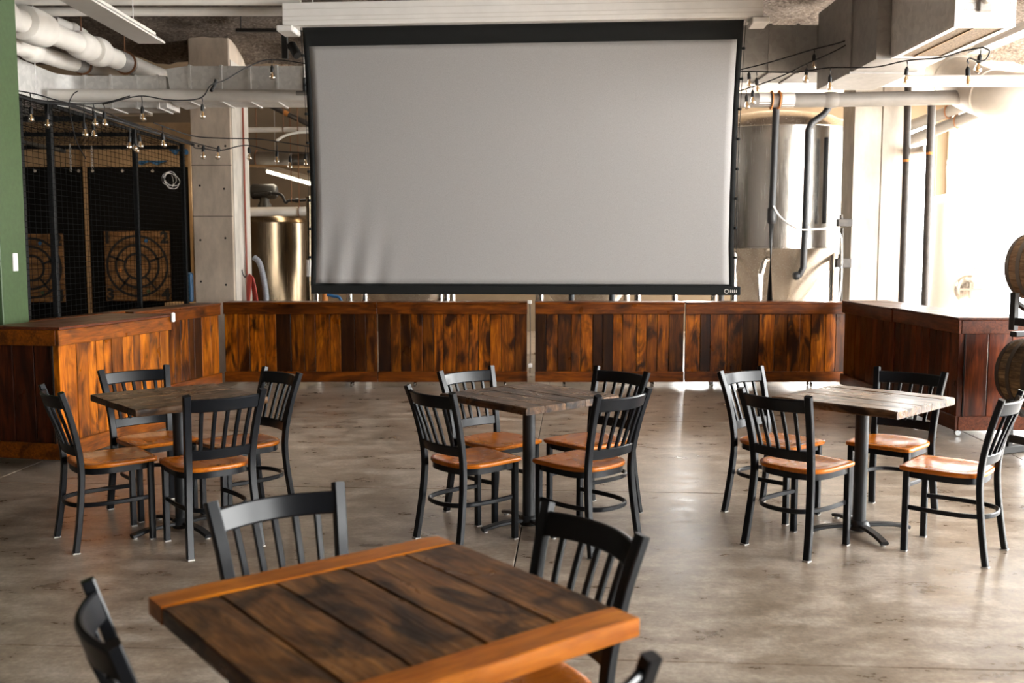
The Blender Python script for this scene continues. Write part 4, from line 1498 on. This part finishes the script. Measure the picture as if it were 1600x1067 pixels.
for xx, yy in ((0.03, 0.3), (w - 0.03, 0.3), (0.03, 2.4), (w - 0.03, 2.4)):
    tube('hanger_rod', [(xx, yy, 0.69), (xx, yy, CEIL - gz0 + 0.02)], 0.007, 'galv', gb, 6)

pipe('grey_pipe', 'long grey jacketed pipe crossing the fermenter at the right', [P(1050, 157, 12.0), P(1300, 156, 12.0), P(1500, 152, 12.0)], 0.085, 'gpipe', bulges=[(0.55, 0.16, 1.12)], bands=[])
cl_ = thing('pipe_clamp', 'orange clamp with white tape around the grey pipe', 'clamp', P(1211, 156, 12.0))
for xo in (-0.045, 0.045):
    sweep('clamp_ring', [(xo, 0.095 * math.cos(a), 0.095 * math.sin(a)) for a in [i * 2 * math.pi / 20 for i in range(20)]], rect(0.030, 0.010), 'orange', cl_, (1, 0, 0), True)
tube('tape', [(-0.20, 0, 0), (-0.07, 0, 0)], 0.0865, 'white', cl_, 18)
tube('tape', [(0.07, 0, 0), (0.22, 0, 0)], 0.0865, 'white', cl_, 18)
pipe('white_pipe', 'white pipe running level above the grey pipe at the top right', [P(1060, 127, 10.8), P(1640, 126, 10.8)], 0.062, 'cream')
el = []
e0, e1 = P(1500, 133, 12.0), P(1640, 150, 10.2)
pipe('round_duct', 'big white round duct elbow at the upper right edge', spline([P(1478, 112, 12.9), P(1520, 138, 12.1), P(1570, 150, 11.6), P(1640, 152, 11.35), P(1690, 150, 11.25)], 5), 0.27, 'cream', 28, cat='duct', bulges=[(0.16, 0.05, 1.05), (0.55, 0.05, 1.05)])
pipe('slanted_pipe', 'upper slanted grey pipe behind the right column', [P(1400, 205, 14.2), P(1520, 160, 13.2)], 0.075, 'gpipe', hangers=[(0.7, CEIL + 0.13)], group='slanted pipes behind the right column')
pipe('slanted_pipe', 'lower slanted grey pipe behind the right column', [P(1400, 228, 14.2), P(1540, 172, 13.2)], 0.075, 'gpipe', hangers=[(0.7, CEIL + 0.13)], group='slanted pipes behind the right column')
pipe('dark_riser', 'dark insulated riser pipe in front of the tall fermenter, left of the bent pipe', [P(1213, 165, 12.2), P(1206, 330, 12.2), P(1202, 480, 12.2), Vector((P(1202, 570, 12.2).x, P(1202, 570, 12.2).y, 0.0))], 0.042, 'bpipe', bulges=[(0.40, 0.2, 1.4)])
pipe('bent_drain', 'black bent pipe dropping in front of the tall fermenter', [P(1297, 160, 12.2), P(1295, 168, 12.2), P(1288, 178, 12.2), P(1268, 192, 12.2), P(1263, 203, 12.2), P(1259, 330, 12.2), P(1255, 418, 12.2), P(1249, 430, 12.2), P(1240, 432, 12.2)], 0.040, 'bpipe', bulges=[(0.985, 0.06, 1.3)])
pipe('steel_hose', 'pale braided hose hanging from the dark riser to the junction boxes', spline([P(1208, 322, 12.15), P(1220, 340, 12.15), P(1245, 357, 12.05), P(1275, 358, 12.08), P(1300, 358, 12.3), P(1313, 368, 12.4), P(1315, 400, 12.5), P(1314, 440, 12.5), P(1308, 485, 12.5)]), 0.013, 'galv', 10, cat='hose')
for v, lab, hgt in ((348, 'upper grey junction box on the left side of the pale column', 0.10), (411, 'lower grey junction box on the left side of the pale column', 0.12)):
    p = P(1317, v, 12.55)
    jb = box('junction_box', (-0.10, -0.04, -hgt / 2), (0.085, 0.04, hgt / 2), 'dpipe', None, 0.008, loc=(xa2 - 0.09, 12.58, p.z))
    tag(jb, lab, 'junction box', 'junction boxes on the pale column')
    lathe('cap', [(0, 0), (0.025, 0), (0.025, 0.05), (0, 0.05)], 'dpipe', jb, 12, loc=(-0.05, 0, hgt / 2))
pipe('conduit', 'dark conduit between the two junction boxes', [P(1316, 356, 12.56), P(1314, 470, 12.56), Vector((P(1314, 560, 12.56).x, P(1314, 560, 12.56).y, 0.0))], 0.018, 'dpipe')
pipe('dark_riser', 'dark riser pipe along the right edge of the pale column', [P(1419, 130, 12.35), P(1416, 250, 12.35), P(1408.5, 478, 12.35), Vector((P(1408, 560, 12.35).x, P(1408, 560, 12.35).y, 0.0))], 0.042, 'dpipe', bands=[(0.26, 0.03)], band_mat='orange')
pipe('dark_riser', 'dark riser pipe standing free right of the pale column, with green bands', [P(1456, 150, 12.1), P(1452, 260, 12.1), P(1445, 478, 12.1), Vector((P(1444, 560, 12.1).x, P(1444, 560, 12.1).y, 0.0))], 0.046, 'dpipe', bands=[(0.20, 0.03), (0.88, 0.0)], band_mat='orange')
st = P(1440, 234, 12.4)
pipe('stub_pipe', 'short pipe stub behind the free standing riser', [(xb2 - 0.02, 12.95, P(1432, 238, 12.5).z), P(1448, 232, 12.2)], 0.05, 'cream', bands=[(0.3, 0.02)], band_mat='bpipe')

# the pale tank at the far right
bt = P(1507, 430, 15.4)
bb = vessel('white lit round serving tank with an oval manway at the far right', bt.x, 15.4, 0.58, 0.35, 0.55, P(1507, 318, 14.9).z, P(1507, 300, 15.4).z, 'steelp', name='serving_tank')
link('stencil', text_mesh('BB', 0.085), 'grey', bb, (-0.235, -0.598, P(1500, 420, 14.85).z), (math.pi / 2, 0, math.radians(-18)))
box('stencil_bar', (-0.04, -0.002, -0.008), (0.04, 0.0, 0.008), 'grey', bb, loc=(-0.20, -0.604, P(1500, 413, 14.85).z), rot=(0, 0, math.radians(-18)))
box('stencil_square', (-0.018, -0.002, -0.018), (0.018, 0.0, 0.018), 'grey', bb, loc=(-0.125, -0.605, P(1500, 420, 14.85).z), rot=(0, 0, math.radians(-12)))
mz = P(1500, 452, 14.85).z
mwy = lathe('manway', [(0.0, -0.03), (0.10, -0.035), (0.19, -0.02), (0.215, 0.0), (0.215, 0.06)], 'steel', bb, 36, 'Y', loc=(-0.18, -0.60, mz), rot=(0, 0, math.radians(-17)))
sweep('manway_bar', [(-0.16, -0.05, 0), (0.16, -0.05, 0)], rect(0.02, 0.03), 'hoop', mwy)
sweep('manway_bar', [(0, -0.05, -0.14), (0, -0.05, 0.10)], rect(0.02, 0.03), 'hoop', mwy, ref=(1, 0, 0))
pipe('spray_arm', 'thin pale pipe arching over the serving tank at the far right', spline([P(1480, 290, 14.55), P(1480, 255, 14.55), P(1485, 250, 14.55), P(1515, 248, 14.55), P(1545, 262, 14.55), P(1563, 290, 14.55), P(1563, 330, 14.55), P(1562, 470, 14.55), Vector((P(1562, 560, 14.55).x, P(1562, 560, 14.55).y, 0.0))]), 0.014, 'cream', 8)


# ------------------------------------------------------------------ barrels
def barrel(label, loc, axis_deg, sm_, hm, group):
    """oak barrel lying on its side, axis along local x"""
    t = thing('oak_barrel', label, 'barrel', loc, math.radians(axis_deg), group)
    L, R0, R1 = 0.86, 0.252, 0.302
    NSV, NL = 24, 10

    def rad(x):
        return R1 - (R1 - R0) * (2 * x / L) ** 2
    vs, fs = [], []
    da = 2 * math.pi / NSV
    for i in range(NL + 1):
        x = -L / 2 + L * i / NL
        for a in (-da / 2 + 0.006, -da / 4, 0.0, da / 4, da / 2 - 0.006):
            r = rad(x)
            vs.append((x, r * math.sin(a), r * math.cos(a)))
        for a in (da / 2 - 0.006, -da / 2 + 0.006):
            r = rad(x) - 0.025
            vs.append((x, r * math.sin(a), r * math.cos(a)))
    for i in range(NL):
        for k in range(7):
            j = (k + 1) % 7
            fs.append((i * 7 + k, i * 7 + j, (i + 1) * 7 + j, (i + 1) * 7 + k))
    fs.append(tuple(range(7))[::-1])
    fs.append(tuple(NL * 7 + k for k in range(7)))
    me = pyd('stave', vs, fs, 40.0)
    for k in range(NSV):
        link('stave', me, sm_, t, rot=(k * da, 0, 0))
    for xh in (-0.405, -0.29, -0.14, 0.14, 0.29, 0.405):
        hw_ = 0.020
        lathe('hoop', [(rad(xh - hw_), xh - hw_), (rad(xh - hw_) + 0.004, xh - hw_), (rad(xh + hw_) + 0.004, xh + hw_), (rad(xh + hw_), xh + hw_)], hm, t, 40, 'X', sm=30.0)
    for s in (-1, 1):
        lathe('head', [(0, s * (L / 2 - 0.035)), (R0 - 0.026, s * (L / 2 - 0.035))], sm_, t, 32, 'X')
    return t


BX, BY = 4.225, 7.50
BA = -66.0
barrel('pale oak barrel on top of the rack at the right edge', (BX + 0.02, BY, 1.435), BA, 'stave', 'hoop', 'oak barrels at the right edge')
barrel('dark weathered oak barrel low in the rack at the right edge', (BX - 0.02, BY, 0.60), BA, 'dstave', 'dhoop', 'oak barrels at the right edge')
for z0, lab in ((0.0, 'black steel barrel rack on the floor under the dark barrel'), (0.90, 'black steel barrel rack between the two barrels')):
    rk = thing('barrel_rack', lab, 'rack', (BX, BY, z0), math.radians(BA), 'black barrel racks')
    for xx in (-0.24, 0.24):
        if z0 == 0.0:
            sweep('cradle_rail', [(xx, -0.315, 0.40), (xx, -0.17, 0.29), (xx, 0.17, 0.29), (xx, 0.315, 0.40)], rect(0.05, 0.04, 0.004), 'blackm', rk)
            sweep('skid', [(xx, -0.42, 0.03), (xx, 0.42, 0.03)], rect(0.07, 0.058, 0.006), 'blackm', rk)
        else:
            sweep('cradle_rail', [(xx, -0.315, 0.27), (xx, -0.20, 0.208), (xx, 0.20, 0.208), (xx, 0.315, 0.27)], rect(0.05, 0.03, 0.004), 'blackm', rk)
            sweep('skid', [(xx, -0.32, 0.022), (xx, 0.32, 0.022)], rect(0.06, 0.04, 0.006), 'blackm', rk)
        for yy in (-0.325, 0.325):
            sweep('post', [(xx, yy, 0.055), (xx, yy, 0.42 if z0 == 0.0 else 0.34)], rect(0.05, 0.05, 0.004), 'blackm', rk, ref=(0, 1, 0))
    for yy in (-0.325, 0.325):
        sweep('side_rail', [(-0.24, yy, 0.12), (0.24, yy, 0.12)], rect(0.04, 0.06, 0.004), 'blackm', rk)


# ------------------------------------------------------------------ string lights
def bulb_proto():
    s = lathe('socket', [(0, 0.0), (0.006, 0.0), (0.012, -0.010), (0.016, -0.020), (0.016, -0.062), (0.0, -0.062)], 'cord', None, 14)
    lathe('bulb', [(0.0135, -0.062), (0.015, -0.074), (0.024, -0.092), (0.0275, -0.108), (0.024, -0.124), (0.012, -0.134), (0, -0.136)], 'bulb', s, 14)
    lathe('filament', [(0, -0.062), (0.006, -0.064), (0.007, -0.085), (0.011, -0.092), (0.011, -0.113), (0.006, -0.120), (0, -0.121)], 'filament', s, 8)
    return s


SOCK = bulb_proto()
used = [False]


def string(label, pts, bulbs, r=0.006, per=8):
    """pts, bulbs: (u, v, y); the bulb hangs on a short lead from the cord"""
    pl = [P(*p) for p in pts]
    t = thing('string_light', label, 'string light', pl[0], group='black string lights with clear bulbs')
    o = pl[0]
    tube('cord', [p - o for p in spline(pl, per)], r, 'cord', t, 6)
    cur = spline(pl, 24)
    for (u, v, y) in bulbs:
        b_ = P(u, v, y)
        near = min(cur, key=lambda q: abs(q.x - b_.x) * 3 + abs(q.z - b_.z - 0.05))
        top = Vector((b_.x, near.y, b_.z))
        if used[0]:
            s = copy_tree(SOCK, t)
        else:
            s = SOCK
            s.parent = t
            used[0] = True
        s.location = top - o
        s.rotation_euler = (RND.uniform(-0.1, 0.1), RND.uniform(-0.12, 0.12), RND.uniform(0, 6))
        if (near - top).length > 0.012:
            tube('lead', [near - o, (near + top) / 2 - o + Vector((0.004, 0, 0)), top - o + Vector((0, 0, -0.004))], 0.0045, 'cord', t, 6)
    return t


string('upper left string of clear bulbs sweeping down from the screen across the duct',
       [(500, 103, 9.6), (424, 93, 9.5), (385, 106, 9.4), (352, 125, 9.3), (330, 133, 9.2), (318, 150, 9.1), (300, 156, 9.0), (262, 156, 8.9), (221, 150, 8.8), (185, 157, 8.7), (160, 163, 8.7)],
       [(425, 102, 9.5), (317, 163, 9.1), (222, 166, 8.8), (163, 174, 8.7)])
string('left string of bulbs along the top of the wire cage, nearest the green pillar',
       [(10, 139, 8.2), (55, 147, 8.3), (108, 161, 8.5), (160, 161, 8.7), (203, 150, 8.8)],
       [(26, 158, 8.25), (55, 168, 8.35), (86, 178, 8.5), (124, 188, 8.5), (143, 172, 8.6)])
string('sagging string of bulbs inside the wire cage at the left',
       [(108, 161, 8.5), (150, 170, 8.9), (200, 190, 9.6), (250, 205, 10.3), (300, 222, 11.4), (345, 234, 11.6)],
       [(198, 208, 9.6), (222, 212, 9.9), (238, 222, 10.2), (258, 228, 10.6), (302, 244, 11.5)])
string('string of bulbs crossing the left concrete column',
       [(240, 192, 9.2), (300, 212, 9.8), (350, 216, 9.9), (400, 217, 10.0), (440, 222, 10.1), (500, 232, 10.2)],
       [(252, 207, 9.3), (390, 230, 10.0), (433, 235, 10.1), (478, 240, 10.2)])
string('lower string of bulbs crossing the left concrete column',
       [(301, 226, 10.85), (305, 231, 10.2), (318, 232, 9.75), (345, 235, 9.8), (385, 227, 9.9), (430, 236, 10.0), (500, 240, 10.1)],
       [(318, 227, 9.75), (342, 228, 9.8), (452, 243, 10.0)])
string('upper right string of bulbs rising from the screen to the duct',
       [(1140, 113, 9.5), (1200, 98, 9.3), (1272, 77, 9.1), (1320, 64, 8.95), (1358, 46, 8.85)],
       [(1272, 84, 9.1), (1354, 60, 8.86)])
string('steep right string of bulbs rising from the screen edge to the duct corner',
       [(1140, 147, 9.5), (1190, 131, 9.3), (1230, 115, 9.15), (1262, 99, 9.05), (1310, 77, 8.95), (1358, 47, 8.85)],
       [(1166, 148, 9.4), (1175, 141, 9.38), (1261, 106, 9.05)])
string('long right string of bulbs running level to the air box',
       [(1140, 112, 9.4), (1182, 112, 9.2), (1240, 113, 9.0), (1297, 106, 8.8), (1365, 105, 8.4), (1415, 95, 8.0), (1470, 90, 7.6), (1505, 80, 7.3), (1536, 74, 7.1)],
       [(1170, 113, 9.25), (1182, 122, 9.2), (1297, 117, 8.8), (1416, 105, 8.0), (1532, 84, 7.12)])
string('short right end of the string lights hanging under the air box',
       [(1536, 74, 7.1), (1546, 80, 7.1), (1540, 93, 7.1), (1528, 95, 7.1), (1515, 91, 7.1), (1511, 97, 7.1)],
       [(1512, 104, 7.1)])
# loose leads and plug knots on the left
tag(tube('cable_bundle', spline([P(12, 146, 8.3), P(60, 158, 8.6), P(108, 164, 8.8), P(150, 178, 9.2), P(220, 200, 9.8), P(302, 226, 10.9)]), 0.016, 'cord', None, 8), 'thick black cable bundle along the top of the wire cage', 'cable')
tag(tube('plug_joint', spline([P(338, 124, 9.25), P(335, 133, 9.25), P(330, 142, 9.2)]), 0.016, 'cord', None, 8), 'black plug joint on the upper left string light', 'plug')
tag(tube('loose_lead', spline([P(122, 142, 8.5), P(114, 148, 8.5), P(108, 163, 8.5), P(112, 190, 8.6), P(120, 222, 8.6), P(134, 248, 8.6)]), 0.0045, 'cord', None, 6), 'thin loose black lead dangling inside the cage at the left', 'cable')
